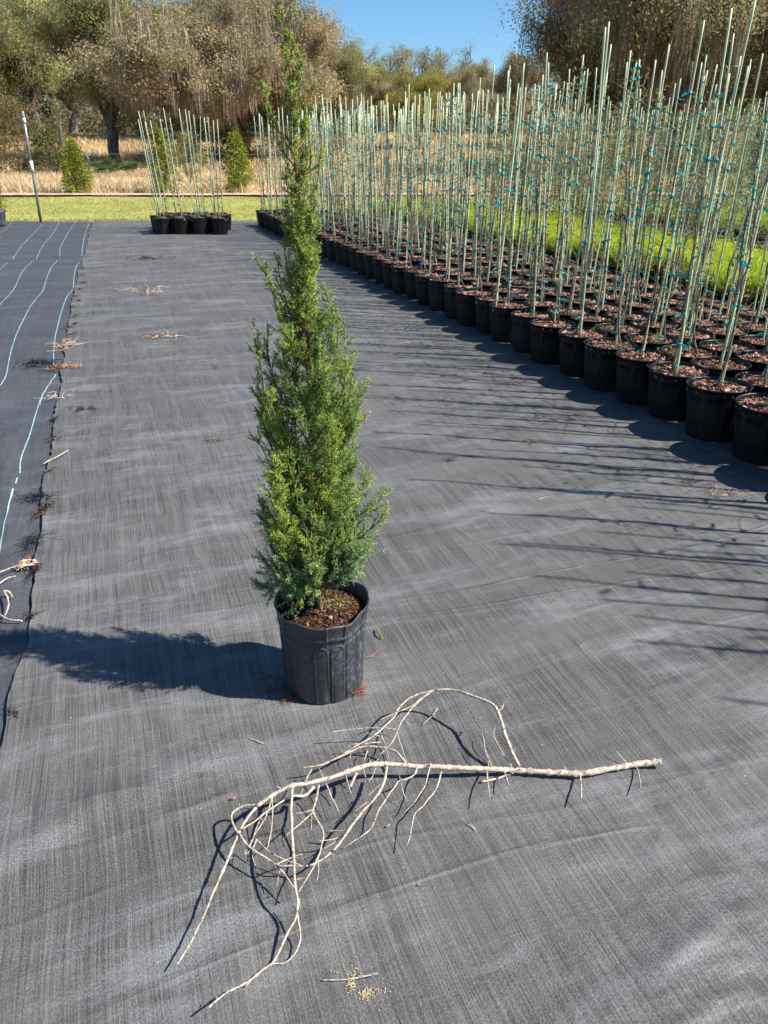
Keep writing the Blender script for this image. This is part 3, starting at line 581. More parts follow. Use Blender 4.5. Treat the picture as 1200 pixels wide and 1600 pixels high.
side = [ # pixels, heights, start width, end width (pixels)
 (zA([(440,612),(385,680),(345,760),(310,850),(265,950),(215,1070),(170,1170),(130,1250),(77,1330)]), [.066,.055,.045,.04,.036,.034], 4.6, 2.0),
 (zA([(445,608),(380,610),(340,632),(322,660),(340,710),(370,750),(400,790),(450,825),(520,870),(560,915),(600,965),(622,1010)]), [.066,.058,.05,.055,.06,.06,.055,.05,.04], 4.0, 2.2),
 (zA([(602,520),(597,600),(597,680),(603,780),(612,880),(615,970),(625,1040),(620,1110),(590,1170),(550,1250),(510,1320),(460,1360),(400,1410),(330,1440),(270,1480),(220,1528)]), [.085,.1,.105,.10,.09,.075,.055,.035,.025,.012,.006,.01,.02,.03,.045], 5.2, 2.2),
 (zA([(622,1090),(637,1180),(637,1230),(600,1295),(560,1325),(510,1330),(440,1375),(390,1430)]), [.04,.03,.02,.01,.006,.006,.008,.01], 2.6, 1.6),
 (zC([(602,354),(575,295),(550,235),(535,180),(515,135),(490,115),(440,95),(400,80),(370,70),(320,66),(290,68)]), [.030,.06,.085,.10,.105,.105,.10,.098,.095,.092,.09], 6.6, 4.6),
 (zB([(720,62),(700,65),(640,80),(560,110),(510,160),(480,210),(430,260),(390,300),(330,340),(250,385),(180,430),(100,470),(0,492)]) + zA([(650,436)]), [.09,.09,.08,.075,.07,.065,.055,.05,.045,.04], 3.6, 2.2),
 (zB([(690,72),(650,95),(580,150),(500,185),(440,210),(395,235)]), [.09,.088,.08,.07,.06], 3.4, 1.4),
 (zB([(665,85),(635,110),(590,150),(550,200),(510,260),(490,310),(460,365),(400,425)]), [.088,.08,.075,.07,.06,.05,.04], 3.4, 1.6),
 (zB([(545,470),(500,410),(460,392),(400,380),(340,375),(280,385),(230,410),(170,440),(80,475)]), [.05,.045,.04,.038,.036,.035,.035], 4.6, 2.2),
 (zB([(440,490),(425,560),(400,620),(370,665),(320,715),(270,780),(220,850),(180,910),(140,953)]) + zA([(800,800),(740,850),(680,878),(620,880),(540,880),(515,868)]), [.062,.07,.075,.07,.065,.06,.055,.05,.045,.04,.04], 5.0, 2.4),
 (zB([(605,490),(590,530),(550,555),(500,570),(460,630),(400,720),(370,790),(340,840),(270,885),(200,935)]), [.046,.05,.05,.045,.04,.03,.02,.012,.006], 3.2, 1.2),
 (zB([(685,470),(665,530),(650,590),(600,670),(560,720),(530,750)]), [.05,.055,.05,.04,.03,.02], 2.8, 1.3),
 (zB([(740,515),(720,590),(690,640),(640,700),(590,760),(570,850),(550,925)]), [.03,.04,.045,.045,.04,.035,.03], 3.0, 1.4),
 (zB([(990,505),(995,560),(1005,655)]), [.02,.035,.05], 3.0, 1.8), (zB([(1085,495),(1095,540),(1115,590)]), [.015,.03,.035], 3.0, 1.8),
 (zC([(832,385),(835,430),(838,475)]), [.012,.025,.035], 3.2, 2.0), (zC([(1045,360),(1055,400),(1060,440)]), [.012,.02,.03], 2.6, 1.6), (zC([(1010,345),(965,295)]), [.015,.03], 2.2, 1.2),
 (zB([(1130,480),(1070,400),(1030,315),(1040,270)]), [.03,.04,.05,.055], 2.0, 1.2), (zB([(1015,488),(985,400),(965,305)]), [.03,.045,.06], 2.4, 1.4),
 (zB([(1052,180),(1075,163),(1084,140)]), [.10,.105,.11], 2.6, 1.6), (zB([(1055,182),(1078,160),(1062,150)]), [.10,.105,.11], 2.0, 1.4),
 (zB([(130,295),(270,280),(400,272),(490,282)]), [.05,.055,.06,.062], 1.6, 2.6), (zB([(495,300),(520,370),(548,460)]), [.055,.05,.05], 2.0, 1.2), (zB([(400,290),(430,370),(450,450)]), [.055,.05,.05], 2.2, 1.2),
 (zB([(190,380),(250,362),(330,358),(405,352)]), [.03,.04,.045,.045], 1.8, 2.4), (zB([(380,495),(350,560),(330,562)]), [.06,.055,.05], 2.4, 1.4), (zB([(310,500),(322,545)]), [.06,.05], 1.8, 1.2),
 (zB([(212,535),(225,580),(240,640)]), [.07,.06,.05], 2.2, 1.4), (zB([(272,520),(255,560),(235,600)]), [.06,.05,.045], 5.0, 4.4), (zB([(100,575),(130,640),(170,730)]), [.08,.07,.055], 2.2, 1.4),
 (zB([(400,585),(370,612),(330,650)]), [.07,.06,.05], 2.0, 1.1), (zB([(370,650),(320,690),(255,735)]), [.07,.06,.05], 2.2, 1.2), (zB([(515,565),(530,620),(550,680)]), [.045,.035,.02], 1.6, 1.0),
 (zB([(510,195),(545,235),(572,270)]), [.07,.06,.05], 1.5, .9), (zB([(240,412),(238,440)]), [.035,.03], 1.8, 1.2), (zB([(335,395),(310,455)]), [.035,.03], 1.8, 1.2), (zB([(400,318),(350,312),(320,290)]), [.05,.05,.05], 2, 1.2),
 (zB([(118,838),(160,842),(215,838)]), [.05,.05,.055], 1.6, 2.6), (zB([(60,895),(140,885),(210,870)]), [.045,.05,.05], 1.6, 2.6), (zB([(210,855),(150,905),(80,945)]), [.05,.045,.04], 2.4, 1.2),
 (zA([(722,515),(705,600),(695,640),(740,720),(735,790),(715,850),(680,920),(630,1000)]), [.085,.08,.08,.08,.08,.075,.07,.055], 3.6, 1.8),
 (zA([(612,560),(520,610),(440,670),(370,715)]), [.08,.08,.07,.06], 2.8, 3.2), (zA([(610,562),(660,560),(700,520)]), [.08,.07,.08], 4.0, 5.5), (zA([(508,570),(512,640),(505,720),(490,805)]), [.075,.07,.06,.05], 2.2, 1.6),
 (zA([(510,568),(480,660),(430,740),(402,800)]), [.075,.07,.06,.055], 2.4, 1.4), (zA([(698,625),(650,638),(608,640)]), [.08,.085,.09], 1.8, 1.4), (zA([(696,640),(600,720),(558,765)]), [.08,.085,.085], 2.6, 1.4),
 (zA([(715,830),(722,900),(710,950)]), [.075,.06,.05], 2.2, 1.3), (zA([(440,760),(500,820),(560,850),(640,875)]), [.06,.05,.045,.045], 1.5, 1.8), (zA([(510,885),(580,850),(645,825)]), [.045,.05,.055], 2.6, 1.5),
 (zA([(770,718),(850,720)]), [.05,.06], 1.4, 2.0), (zA([(545,905),(530,980)]), [.045,.03], 2.0, 1.3), (zA([(690,440),(660,500),(640,560)]), [.045,.06,.075], 2.2, 1.8), (zA([(722,440),(760,520),(805,625)]), [.045,.045,.04], 2.0, 1.2),
 (zA([(440,760),(420,830),(435,880)]), [.06,.05,.04], 1.6, 1.0), (zA([(400,790),(385,830),(425,790)]), [.055,.05,.06], 1.4, 1.0), (zA([(690,640),(688,720)]), [.08,.07], 1.6, 1.0), (zA([(450,680),(420,760),(400,830)]), [.065,.06,.05], 1.6, 1.0),
 (zA([(620,945),(660,935)]), [.08,.08], 1.4, 1.0), (zA([(628,1030),(638,1080)]), [.06,.05], 2.0, 1.2), (zA([(260,1475),(256,1487)]), [.04,.045], 1.4, 1.0)]
for k, (px, hs, w0, w1) in enumerate(side):
    mb = MB(); big = max(w0, w1) > 3; P, r = limb(px, hs, w0, w1, 0.05 if big else 0.0, k + 7); tube(mb, P, r, 8 if big else 6)
    for q in range(int(len(P) * (0.07 if big else 0.04))):
        a_ = gg.integers(1, len(P) - 1); d = unit(gg.normal(size=3) + [0, 0, .3]); tube(mb, [P[a_], P[a_] + d * (r[a_] + 0.003 + 0.010 * gg.random())], [0.0011, 0.0006], 4)
    obj('side_branch' if big else 'twig', mb.mesh('side_branch' if big else 'twig', M_branch), br)

def twig_thing(name, px, hs, w0, w1, label, cat, mat=None, col=None, extra=()):
    mb = MB(); P, r = limb(px, hs, w0, w1, 0, int(px[0][0]) % 97); tube(mb, P, r, 6, 0, col)
    for e, h2, a_, b_ in extra:
        P2, r2 = limb(e, h2, a_, b_, 0, 5); tube(mb, P2, r2, 6, 0, col)
    return tag(obj(name, mb.mesh(name, mat or M_branch)), label, cat)
twig_thing('loose_twig', zB([(720,170),(640,255)]), [.004,.004], 2.2, 1.6, 'short straight pale twig lying under the arch of the fallen branch', 'twig')
twig_thing('loose_stick', zB([(1122,530),(1040,552),(960,570)]), [.006,.006,.006], 3.4, 4.0, 'stubby pale stick lying against the underside of the fallen branch', 'twig')
twig_thing('forked_twig', [(505,1532),(535,1531),(565,1527),(590,1521)], [.005,.005,.008,.014], 2.2, 1.4, 'thin forked tan twig lying alone below the fallen branch by the sawdust', 'twig', extra=[([(590,1521),(575,1524),(558,1524)], [.014,.012,.008], 1.6, 1.2)])
twig_thing('grass_straw', [(389,1154),(400,1157),(412,1161)], [.003,.003,.003], 1.8, 1.4, 'small straw lying on the cloth left of and below the black pot', 'straw')
twig_thing('small_twig', [(730,1287),(737,1291),(743,1296)], [.003,.003,.003], 2.2, 1.4, 'tiny brown twig on the cloth right of the hanging twigs', 'twig')
twig_thing('small_twig', [(842,781),(850,778),(858,776)], [.003,.003,.003], 2.2, 1.4, 'tiny pale twig on the bare cloth among the stake shadows', 'twig')
twig_thing('driftwood_stick', [(67,725),(78,719),(92,712),(107,703)], [.004,.012,.02,.02], 5, 3.5, 'pale curved stick lying across the seam above the black fringe', 'stick')
twig_thing('curved_stick', [(-12,902),(0,894),(18,887),(35,884),(55,882)], [.01,.014,.018,.02,.012], 5, 3, 'longest pale curved stick at the left edge beside the wood chips', 'stick')
twig_thing('curved_stick', [(-8,920),(0,911),(12,903),(25,900)], [.01,.014,.014,.01], 4.5, 3, 'short arched pale stick at the left edge, just below the longest one', 'stick')
twig_thing('curved_stick', [(6,924),(12,935),(13,948),(8,962)], [.016,.022,.022,.008], 6, 3.4, 'hooked pale stick with a knobby head at the left edge', 'stick', extra=[([(5,924),(14,925),(20,932)], [.016,.016,.01], 6, 5)])
twig_thing('curved_stick', [(-10,955),(0,961),(15,968),(35,971)], [.008,.01,.01,.006], 5, 3.4, 'lowest pale stick at the left edge, ending at the dark seam', 'stick')

# green sprig and small litter
mb = MB(); P = spline([G(588,982,.006), G(592,988,.012), G(597,996,.006)], 0.002); tube(mb, P, 0.0009, 4, 0, MG)
k = 160; idx = rng.integers(0, len(P), k); T = unit(np.gradient(P, axis=0))[idx]; rv = unit(np.cross(T, rng.normal(size=(k, 3))))
shoots(mb, P[idx], T * .8 + rv * .6, 0.007, 0.0008, np.tile(MG * .6 + YG * .5, (k, 1)))
tag(obj('juniper_sprig', mb.mesh('juniper_sprig', M_jun)), 'tiny green sprig dropped on the cloth right of the black pot', 'sprig')

def flake(px, size, col, name, label, cat, z=0.006):
    mb = MB(); c = G(*px, z); a = np.arange(9) * 2 * math.pi / 9; rr = size * (0.6 + 0.5 * rng.random(9)); 
    top = np.stack([rr * np.cos(a), rr * 0.6 * np.sin(a), 0.3 * size * np.sin(2 * a) + 0.002], -1); bot = top - [0, 0, 0.0015]
    V = np.concatenate([top, bot, [[0, 0, 0.003]], [[0, 0, 0.0012]]]); j = np.arange(9); j2 = (j + 1) % 9
    F = np.concatenate([np.stack([j + 9, j2 + 9, j2, j], -1)]); mb.add(V, F, 0, col)
    F3 = np.concatenate([np.stack([j * 0 + 18, j, j2], -1), np.stack([j * 0 + 19, j2 + 9, j + 9], -1)]); mb.F.append(F3 + mb.n - len(V)); mb.M.append(np.zeros(18)); mb.S.append(np.zeros(18, bool))
    return tag(obj(name, mb.mesh(name, M_deb), loc=c), label, cat)
flake((365,1247), .006, (0.45,.17,.08), 'dry_leaf', 'orange brown leaf bit on the cloth left of the fallen branch', 'leaf')
flake((600,993), .004, (0.12,.05,.03), 'bark_chip', 'dark red chip beside the green sprig', 'chip')
flake((563,1012), .005, (0.10,.045,.03), 'bark_chip', 'dark bark chip close to the right side of the black pot', 'chip')
flake((607,1290), .004, (0.5,.33,.2), 'bark_chip', 'pale tan chip on the cloth inside the curve of the hanging twigs', 'chip')
flake((602,628), .006, (0.5,.28,.2), 'dry_leaf', 'small pink brown leaf bit among the stake shadows right of the juniper', 'leaf')
flake((655,1382), .003, (0.5,.33,.2), 'bark_chip', 'single pale chip on the open cloth below the twigs', 'chip')
flake((1067,640), .02, (0.62,.55,.03), 'yellow_leaf', 'bright yellow leaf lying at the foot of the nearest slotted pots', 'leaf')
mb = MB(); g = np.random.default_rng(9)
for (cx_, cy_, sx_, sy_, n_) in ((549,1535,4,7,110), (571,1553,5,4,130), (556,1500,18,10,22), (592,1547,12,3,34), (548,1520,12,9,26), (595,1560,30,16,14)):
    q = g.normal(size=(n_, 2)) * [sx_, sy_] + [cx_, cy_]
    for x_, y_ in q:
        c = G(x_, y_, 0.0035); ico_blob(mb, c, 0.0006 + 0.0008 * g.random(), np.array([.50, .41, .25]) * (.7 + .5 * g.random()), (1, 1, .6))
tag(obj('sawdust', mb.mesh('sawdust', M_deb)), 'scatter of pale yellow sawdust crumbs by the forked twig in the foreground', 'sawdust', kind='stuff')

def clump(px, wpx, hpx, n, cols, name, label, cat, lift=0.03, wr=0.0012, L=0.05, curl=0.6, chips=0, extra_pot=None):
    """a pile of curling fibres and chips"""
    c = G(*px, 0.0); s = np.linalg.norm(c - CAM) / FPX; g = np.random.default_rng(int(px[0] * 7 + px[1])); mb = MB()
    for _ in range(n):
        o = c + np.r_[rt[:2] * g.normal() * wpx * s * .5 + fwd2 * g.normal() * hpx * s * .9, 0.003 + g.random() * lift * .4] - [0, 0, 0]
        d = unit(np.r_[g.normal(size=2), g.uniform(-0.1, 0.7)]); side_ = unit(np.cross(d, [0, 0, 1]) + g.normal(size=3) * .3); l = L * g.uniform(.4, 1.2)
        P = spline([o, o + d * l * .5 + side_ * l * curl * g.uniform(-.5, .5), o + d * l * [1, 1, .5] + side_ * l * curl * g.uniform(-.8, .8)], l / 5)
        P[:, 2] = np.clip(P[:, 2], 0.002, lift * 1.5); tube(mb, P, np.linspace(wr, wr * .4, len(P)), 4, 0, np.array(cols[g.integers(len(cols))]) * g.uniform(.7, 1.3), False)
    for _ in range(chips):
        o = c + np.r_[rt[:2] * g.normal() * wpx * s * .45 + fwd2 * g.normal() * hpx * s * .7, 0.006 + g.random() * .008]
        ico_blob(mb, o, g.uniform(.3, 1) * wr * 5, np.array(cols[g.integers(len(cols))]) * g.uniform(.8, 1.3), (1.6, .8, .4))
    mb2 = [v for v in mb.V]; ctr = np.concatenate(mb2).mean(0) * [1, 1, 0]
    for v in mb.V: v -= ctr
    return tag(obj(name, mb.mesh(name, M_deb), loc=ctr), label, cat)
BLK = [(.012, .012, .014), (.02, .02, .024)]; BRN = [(.34, .20, .12), (.50, .34, .22), (.20, .11, .07)]; TANC = [(.55, .42, .30), (.62, .5, .38)]; RED = [(.16, .065, .045), (.24, .11, .075)]
clump((60,571), 26, 8, 90, BLK, 'shredded_fibre', 'black pile of shredded cloth fibre on the left cloth beside a marker stripe', 'debris', .04, .0022, .09)
clump((88,577), 12, 6, 50, BLK + BRN, 'shredded_fibre', 'mixed black and brown fibre lying on the seam beside the black pile', 'debris', .03, .002, .07)
clump((105,543), 18, 9, 46, BRN + TANC, 'dead_weed', 'dried brown weed with curling stems growing from the seam', 'weed', .05, .002, .13, .8)
clump((113,574), 13, 5, 60, BRN, 'dead_weed', 'flat orange brown dead weed just right of the seam', 'weed', .03, .002, .07, .5, 10)
clump((94,622), 13, 5, 12, TANC, 'dead_weed', 'loose pale curl of dry stem on the seam below the orange weed', 'weed', .03, .0022, .10, 1.0)
clump((130,640), 17, 3, 30, BLK, 'shredded_fibre', 'black torn slit fibres on the cloth right of the seam', 'debris', .02, .0015, .07)
clump((86,686), 8, 3, 24, BLK + BRN[:1], 'shredded_fibre', 'small tuft of black threads on the seam above the pale stick', 'debris', .02, .0013, .05)
clump((58,779), 20, 5, 80, BLK, 'frayed_threads', 'long black frayed threads spreading left from the seam', 'debris', .03, .0013, .06)
clump((67,797), 7, 17, 110, BLK + BRN[2:], 'frayed_threads', 'thick black fringe hanging off the seam edge', 'debris', .02, .0012, .035, .4)
clump((52,850), 12, 16, 70, BLK, 'frayed_threads', 'curling black threads on the seam above the wood chips', 'debris', .04, .0011, .06, 1.0)
clump((53,895), 6, 14, 70, BLK, 'frayed_threads', 'lowest black fringe of the seam beside the wood chips', 'debris', .015, .001, .03, .4)
clump((38,885), 12, 8, 90, TANC + BRN, 'wood_chips', 'heap of shredded tan wood chips beside the seam at the left', 'debris', .02, .0018, .02, .3, 30)
clump((52,965), 12, 4, 24, BLK + BRN[2:], 'frayed_threads', 'dark threads at the seam where the lowest pale stick ends', 'debris', .02, .001, .04)
clump((24,1116), 9, 3, 16, BLK, 'frayed_threads', 'black threads at a nick in the seam left of the pot shadow', 'debris', .015, .001, .03)
clump((232,461), 24, 8, 22, BRN + TANC, 'dead_weed', 'dry tan weed tangle on the cloth, the farther of two', 'weed', .10, .0028, .22, .9)
clump((249,527), 20, 5, 24, BRN + TANC, 'dead_weed', 'dry tan weed tangle on the cloth, the nearer of two', 'weed', .05, .0028, .14, .8)
clump((238,405), 30, 2, 26, BLK + BRN[2:], 'shredded_fibre', 'dark line of fibre across the cloth behind the two tan tangles', 'debris', .02, .004, .16)
clump((702,720), 10, 4, 26, BLK + BRN[2:], 'shredded_fibre', 'small dark frayed patch on the cloth between juniper and front row', 'debris', .015, .0012, .035)
clump((947,926), 9, 5, 26, BLK + BRN[2:], 'shredded_fibre', 'small black frayed hole on the open cloth at the right', 'debris', .015, .0009, .028)
clump((335,690), 22, 2, 14, BLK + BRN[2:], 'shredded_fibre', 'thin dark litter on the cloth left of the juniper', 'debris', .012, .0013, .05)
clump((1135,772), 20, 6, 22, TANC + BRN, 'straw_litter', 'pale straw litter on the shaded cloth before the near pots', 'debris', .02, .0012, .07)
clump((560,1081), 7, 6, 70, RED + BRN[:1], 'root_tuft', 'rust red root tuft sticking out at the right foot of the black pot', 'roots', .035, .0009, .035, .9)
clump((446,1094), 6, 6, 26, RED, 'root_tuft', 'red brown roots escaping at the left foot of the black pot', 'roots', .015, .0008, .035, .7)
clump((438,1073), 14, 6, 16, [(.10, .07, .06), (.06, .045, .04)], 'root_tangle', 'thin dark roots spreading left from the pot into its shadow', 'roots', .05, .0010, .09, .9)
twig_thing('root_strand', [(428,1080),(405,1062),(392,1052),(380,1040),(378,1025),(384,1012)], [.008,.03,.04,.04,.05,.06], 2.4, 1.2, 'long thin root curling up in the shadow left of the pot', 'root', M_deb, (.13, .08, .06))
twig_thing('root_strand', [(432,1078),(420,1060),(414,1046),(410,1036)], [.006,.03,.05,.06], 2, 1.0, 'short thin root rising in the shadow close to the pot', 'root', M_deb, (.16, .11, .09))
twig_thing('root_strand', [(562,1030),(578,1026),(590,1018),(602,1011)], [.004,.006,.006,.008], 1.8, 1.0, 'fine red root strand on the cloth right of the pot', 'root', M_deb, (.28, .13, .09))
mb = MB(); ico_blob(mb, (0, 0, 0), 0.0075, (.42, .2, .15), (1, .8, .8)); obj('acorn_husk', mb.mesh('acorn_husk', M_deb), juniper, loc=(0.012, -0.052, 0.257))
mb = MB(); tube(mb, spline([(-.05, -.005, .261), (-.03, -.016, .263), (-.012, -.03, .259)], .01), .0012, 5, 0); obj('litter_twig', mb.mesh('litter_twig', M_branch), juniper)

for k, (px, py) in enumerate([(129,419),(127,431),(129,442),(126,453),(119,464),(120,471),(113,480),(117,496),(117,507),(110,512),(113,523),(84,655),(77,737)]):
    o = clump((px, py), 4, 1.6, 9, BLK + BRN[2:], 'seam_tuft', f'tiny dark tuft on the cloth seam, {["first","second","third","fourth","fifth","sixth","seventh","eighth","ninth","tenth","eleventh","twelfth","last"][k]} from the far end', 'debris', .015, .003, .05); o['group'] = 'tiny tufts along the seam'
# ------------------------------------------------------------------ nursery pots with staked saplings
def slot_disp(r, z, a):
    cols = a / (2 * math.pi) * 8; f = cols % 1.0; inpanel = (f > 0.10) & (f < 0.90)
    slot = ((f - 0.10) / 0.80 * 9) % 1.0; on = (slot > 0.28) & (slot < 0.72) & inpanel
    zz = (z - 0.012) / 0.225 * 5; zr = zz % 1.0; rowon = (zz > 0) & (zz < 5) & ~((np.floor(zz) == 2) & (zr < 0.06) | (zz > 4.94))
    r = r - 0.0032 * (on & rowon); r = r + 0.0018 * (~inpanel) * (z < 0.245) * (z > 0.01)
    return r, z
zz = np.concatenate([[0.004], np.sort(np.concatenate([[0.012 + 0.045 * k + 0.0022 - .0005, 0.012 + 0.045 * k + 0.0022 + .0005, 0.012 + 0.045 * k + 0.0428 - .0005, 0.012 + 0.045 * k + 0.0428 + .0005] for k in range(5)])), [0.245]])
prof = [(0.0, 0.004), (0.128, 0.0)] + [(0.132 + 0.026 * q / 0.245, q) for q in zz] + [(0.1605, 0.252), (0.1605, 0.275), (0.1665, 0.279), (0.1695, 0.284), (0.1690, 0.288), (0.1660, 0.290), (0.1625, 0.289), (0.1600, 0.283), (0.157, 0.262), (0.154, 0.24)]
def pot_mesh(n=288):
    mb = MB(); lathe(mb, prof, n, 0, slot_disp); return mb.mesh('slotted_pot', M_pot)
ME_pot = pot_mesh()
mcols = [(0.30, 0.155, 0.105), (0.40, 0.23, 0.165), (0.19, 0.095, 0.065), (0.52, 0.36, 0.28), (0.11, 0.055, 0.04)]
ME_soil = [soil_mesh('bark_mulch', 0.158, 0.256, 620, mcols, 0.026, 50 + k, [M_bark, M_soil], 0.009) for k in range(4)]
ZS = 0.262
mb = MB(); zs = np.linspace(-0.03, 1.74, 24); tube(mb, np.c_[0.0006 * np.sin(zs * 7), 0.0006 * np.cos(zs * 5), zs], np.where((np.arange(24) % 5) == 2, 0.0068, 0.0061) * np.linspace(1.05, .85, 24), 7); ME_stake = mb.mesh('stake', M_stake)
TIES = []
for k in range(6):
    g = np.random.default_rng(700 + k); tm = MB(); rr = 0.0112; hh = g.uniform(.005, .0095); tube(tm, [[0, 0, -hh], [0, 0, hh]], rr * g.uniform(.85, 1.1), 8, 0, None, True)
    for q in range(g.integers(1, 4)):
        an = g.random() * 6.28; d = np.array([math.cos(an), math.sin(an), g.uniform(-.7, .5)]); s = np.array([0, 0, 1.0]) * g.uniform(.004, .0075); o = d * [rr, rr, 0] * .8; L = g.uniform(.022, .058); d = unit(d)
        m1 = o + d * L * .5; m2 = o + d * L + [0, 0, -.01 * g.random()]; tw = np.array([-d[1], d[0], 0]) * .005
        tm.add([o - s * .6, o + s * .6, m1 + s, m1 - s, m2 + s + tw, m2 - s + tw], [[0, 3, 2, 1], [3, 5, 4, 2]], 0, None, False)
    TIES.append((np.concatenate(tm.V), tm.F)); 
    tm.M = [m_.astype(int) * 0 for m_ in tm.M]
    globals().setdefault('ME_TIE', []).append(tm.mesh('tie', M_tie))
def sapling_meshes(seed, leafy=False):
    g = np.random.default_rng(seed); mb = MB(); top = g.uniform(1.05, 1.6)
    zs = np.linspace(-0.02, top, 16); a = g.random() * 6.28; base = g.uniform(0.02, 0.05)
    off = np.where(zs < 0.12, base * (1 - zs / 0.14), 0.0).clip(0) + 0.0125
    P = np.c_[off * np.cos(a + 0.3 * np.sin(zs * 4)), off * np.sin(a + 0.3 * np.sin(zs * 4)), zs]; P[:, :2] += g.normal(size=(16, 2)) * 0.0055
    gr = g.uniform(.7, 1.25); tube(mb, P, np.linspace(0.0078, 0.003, 16), 6, 0, (gr, gr * .92, gr * .82))
    tips = []
    for k in range(g.integers(11, 19)):
        z0 = g.uniform(0.10, top); p = np.array([np.interp(z0, zs, P[:, 0]), np.interp(z0, zs, P[:, 1]), z0]); d = unit(np.r_[g.normal(size=2), g.uniform(.1, 1.4)]); L = g.uniform(0.06, 0.24)
        q = spline([p, p + d * L * .5 + g.normal(size=3) * .012, p + d * L + g.normal(size=3) * .03], .04); tube(mb, q, np.linspace(.0024, .0009, len(q)), 4, 0, (gr * 1.3, gr * 1.2, gr * 1.1), False); tips.append(q)
        if g.random() < .5:
            e = q[len(q) // 2]; d2 = unit(d + g.normal(size=3) * .7); tube(mb, [e, e + d2 * L * .4], [.0014, .0007], 4, 0, (gr * 1.3, gr * 1.2, gr * 1.1), False)
    stem_ = mb.mesh('stem', M_stem); ties = []; z = g.uniform(.03, .09); far = MB()
    for V_, F_, C_ in zip(mb.V, mb.F, mb.C): pass
    far.V = list(mb.V); far.F = list(mb.F); far.M = [m_ * 0 + 1 for m_ in mb.M]; far.C = list(mb.C); far.S = list(mb.S); far.n = mb.n
    zz_ = np.linspace(-0.03, 1.72, 6); tube(far, np.c_[0 * zz_, 0 * zz_, zz_], np.linspace(.0073, .0058, 6), 5)
    while z < top + 0.05:
        c = np.array([np.interp(z, zs, P[:, 0]), np.interp(z, zs, P[:, 1])]) * .45; kk = g.integers(len(TIES)); az = g.random() * 6.28; ties.append((c[0], c[1], z, az, kk))
        V_, F_ = TIES[kk]; ca, sa = math.cos(az), math.sin(az)
        Vr = V_ @ np.array([[ca, sa, 0], [-sa, ca, 0], [0, 0, 1]]) + [c[0], c[1], z]
        for f in F_: far.add(Vr, f, 2, None, False)
        z += g.uniform(.10, .25) if g.random() > .15 else g.uniform(.03, .06)
    tie = (ties, far.mesh('staked_stem', [M_stake, M_stem, M_tie])); lf = None
    if leafy or seed % 2 == 0:
        lm = MB(); N = 520 if leafy else (130 if seed % 4 == 0 else 45)
        z0 = g.uniform(.25, top + .2, N); rr = np.abs(g.normal(size=N)) * (0.085 if leafy else .05) + .01; an = g.random(N) * 6.28
        Pp = np.c_[rr * np.cos(an), rr * np.sin(an), z0]; cols = np.array([(.16, .19, .11), (.10, .14, .06), (.26, .28, .19), (.20, .22, .10)] if leafy else [(.25, .26, .08), (.3, .2, .1), (.15, .2, .06)])[g.integers(0, 3 + leafy, N)]
        leaves(lm, Pp, g.uniform(.018, .04, N), cols, 0, .42); lf = lm.mesh('sapling_leaves', M_leaf)
    return stem_, tie, lf
SAP = [sapling_meshes(200 + k) for k in range(14)]; SAPL = [sapling_meshes(300 + k, True) for k in range(6)]
nsap = [0]
rr_ = np.random.default_rng(99)
def staked(x, y, label, group, cat='potted sapling', leafy=False, lean=(0, 0), tall=1.0, leansd=1.0, weed=False):
    k = nsap[0]; nsap[0] += 1; L = SAPL if leafy else SAP; st, ti, lf = L[rr_.integers(len(L))]
    root = bpy.data.objects.new('leafy_sapling' if leafy else 'potted_sapling', None); COL.objects.link(root); root.location = (x, y, -0.003); root.rotation_euler = (0, 0, 0)
    tag(root, label, cat, group)
    a = rr_.random() * 6.28
    ptilt = rr_.normal(size=2) * R(.7); pa = rr_.random() * 6.28; ps = (rr_.uniform(.97, 1.02), rr_.uniform(.97, 1.02), rr_.uniform(.985, 1.015))
    for nm, me in (('pot', ME_pot), ('bark_mulch', ME_soil[rr_.integers(4)])):
        o = bpy.data.objects.new(nm, me); COL.objects.link(o); o.parent = root; o.rotation_euler = (ptilt[0], ptilt[1], pa); o.scale = ps
    tilt = (rr_.normal() * R(1.7) * leansd + R(lean[0]), rr_.normal() * R(1.7) * leansd + R(lean[1]), 0)
    ox, oy = rr_.normal(size=2) * 0.022; rz = rr_.random() * 6.28
    from mathutils import Euler, Matrix
    near = math.hypot(x, y) < 8.5 and not leafy
    mt = Euler(tilt).to_matrix() @ Matrix.Rotation(rz, 3, 'Z'); eu = mt.to_euler(); sc = tall * rr_.uniform(.93, 1.05)
    def put(nm, me, loc=(ox, oy, ZS), rot=eu, scl=None):
        q = bpy.data.objects.new(nm, me); COL.objects.link(q); q.parent = root; q.location = loc; q.rotation_euler = rot
        if scl: q.scale = scl
    if near:
        put('stake', ME_stake, rot=Euler(tilt), scl=(1, 1, sc)); put('stem', st)
        from mathutils import Vector
        for tx, ty, tz_, ta, kk in ti[0]:
            put('tie', ME_TIE[kk], Vector((ox, oy, ZS)) + mt @ Vector((tx, ty, tz_)), (mt @ Matrix.Rotation(ta, 3, 'Z')).to_euler())
    else: put('staked_stem', ti[1], scl=(1, 1, sc))
    if rr_.random() < .22 and not leafy:
        put('stake', ME_stake, (ox + rr_.normal() * .035, oy + rr_.normal() * .035, ZS), (tilt[0] + rr_.normal() * R(1.6), tilt[1] + rr_.normal() * R(1.6), rz), (1, 1, sc * rr_.uniform(.9, 1.04)))
    if lf is not None: put('leaves', lf)
    return root
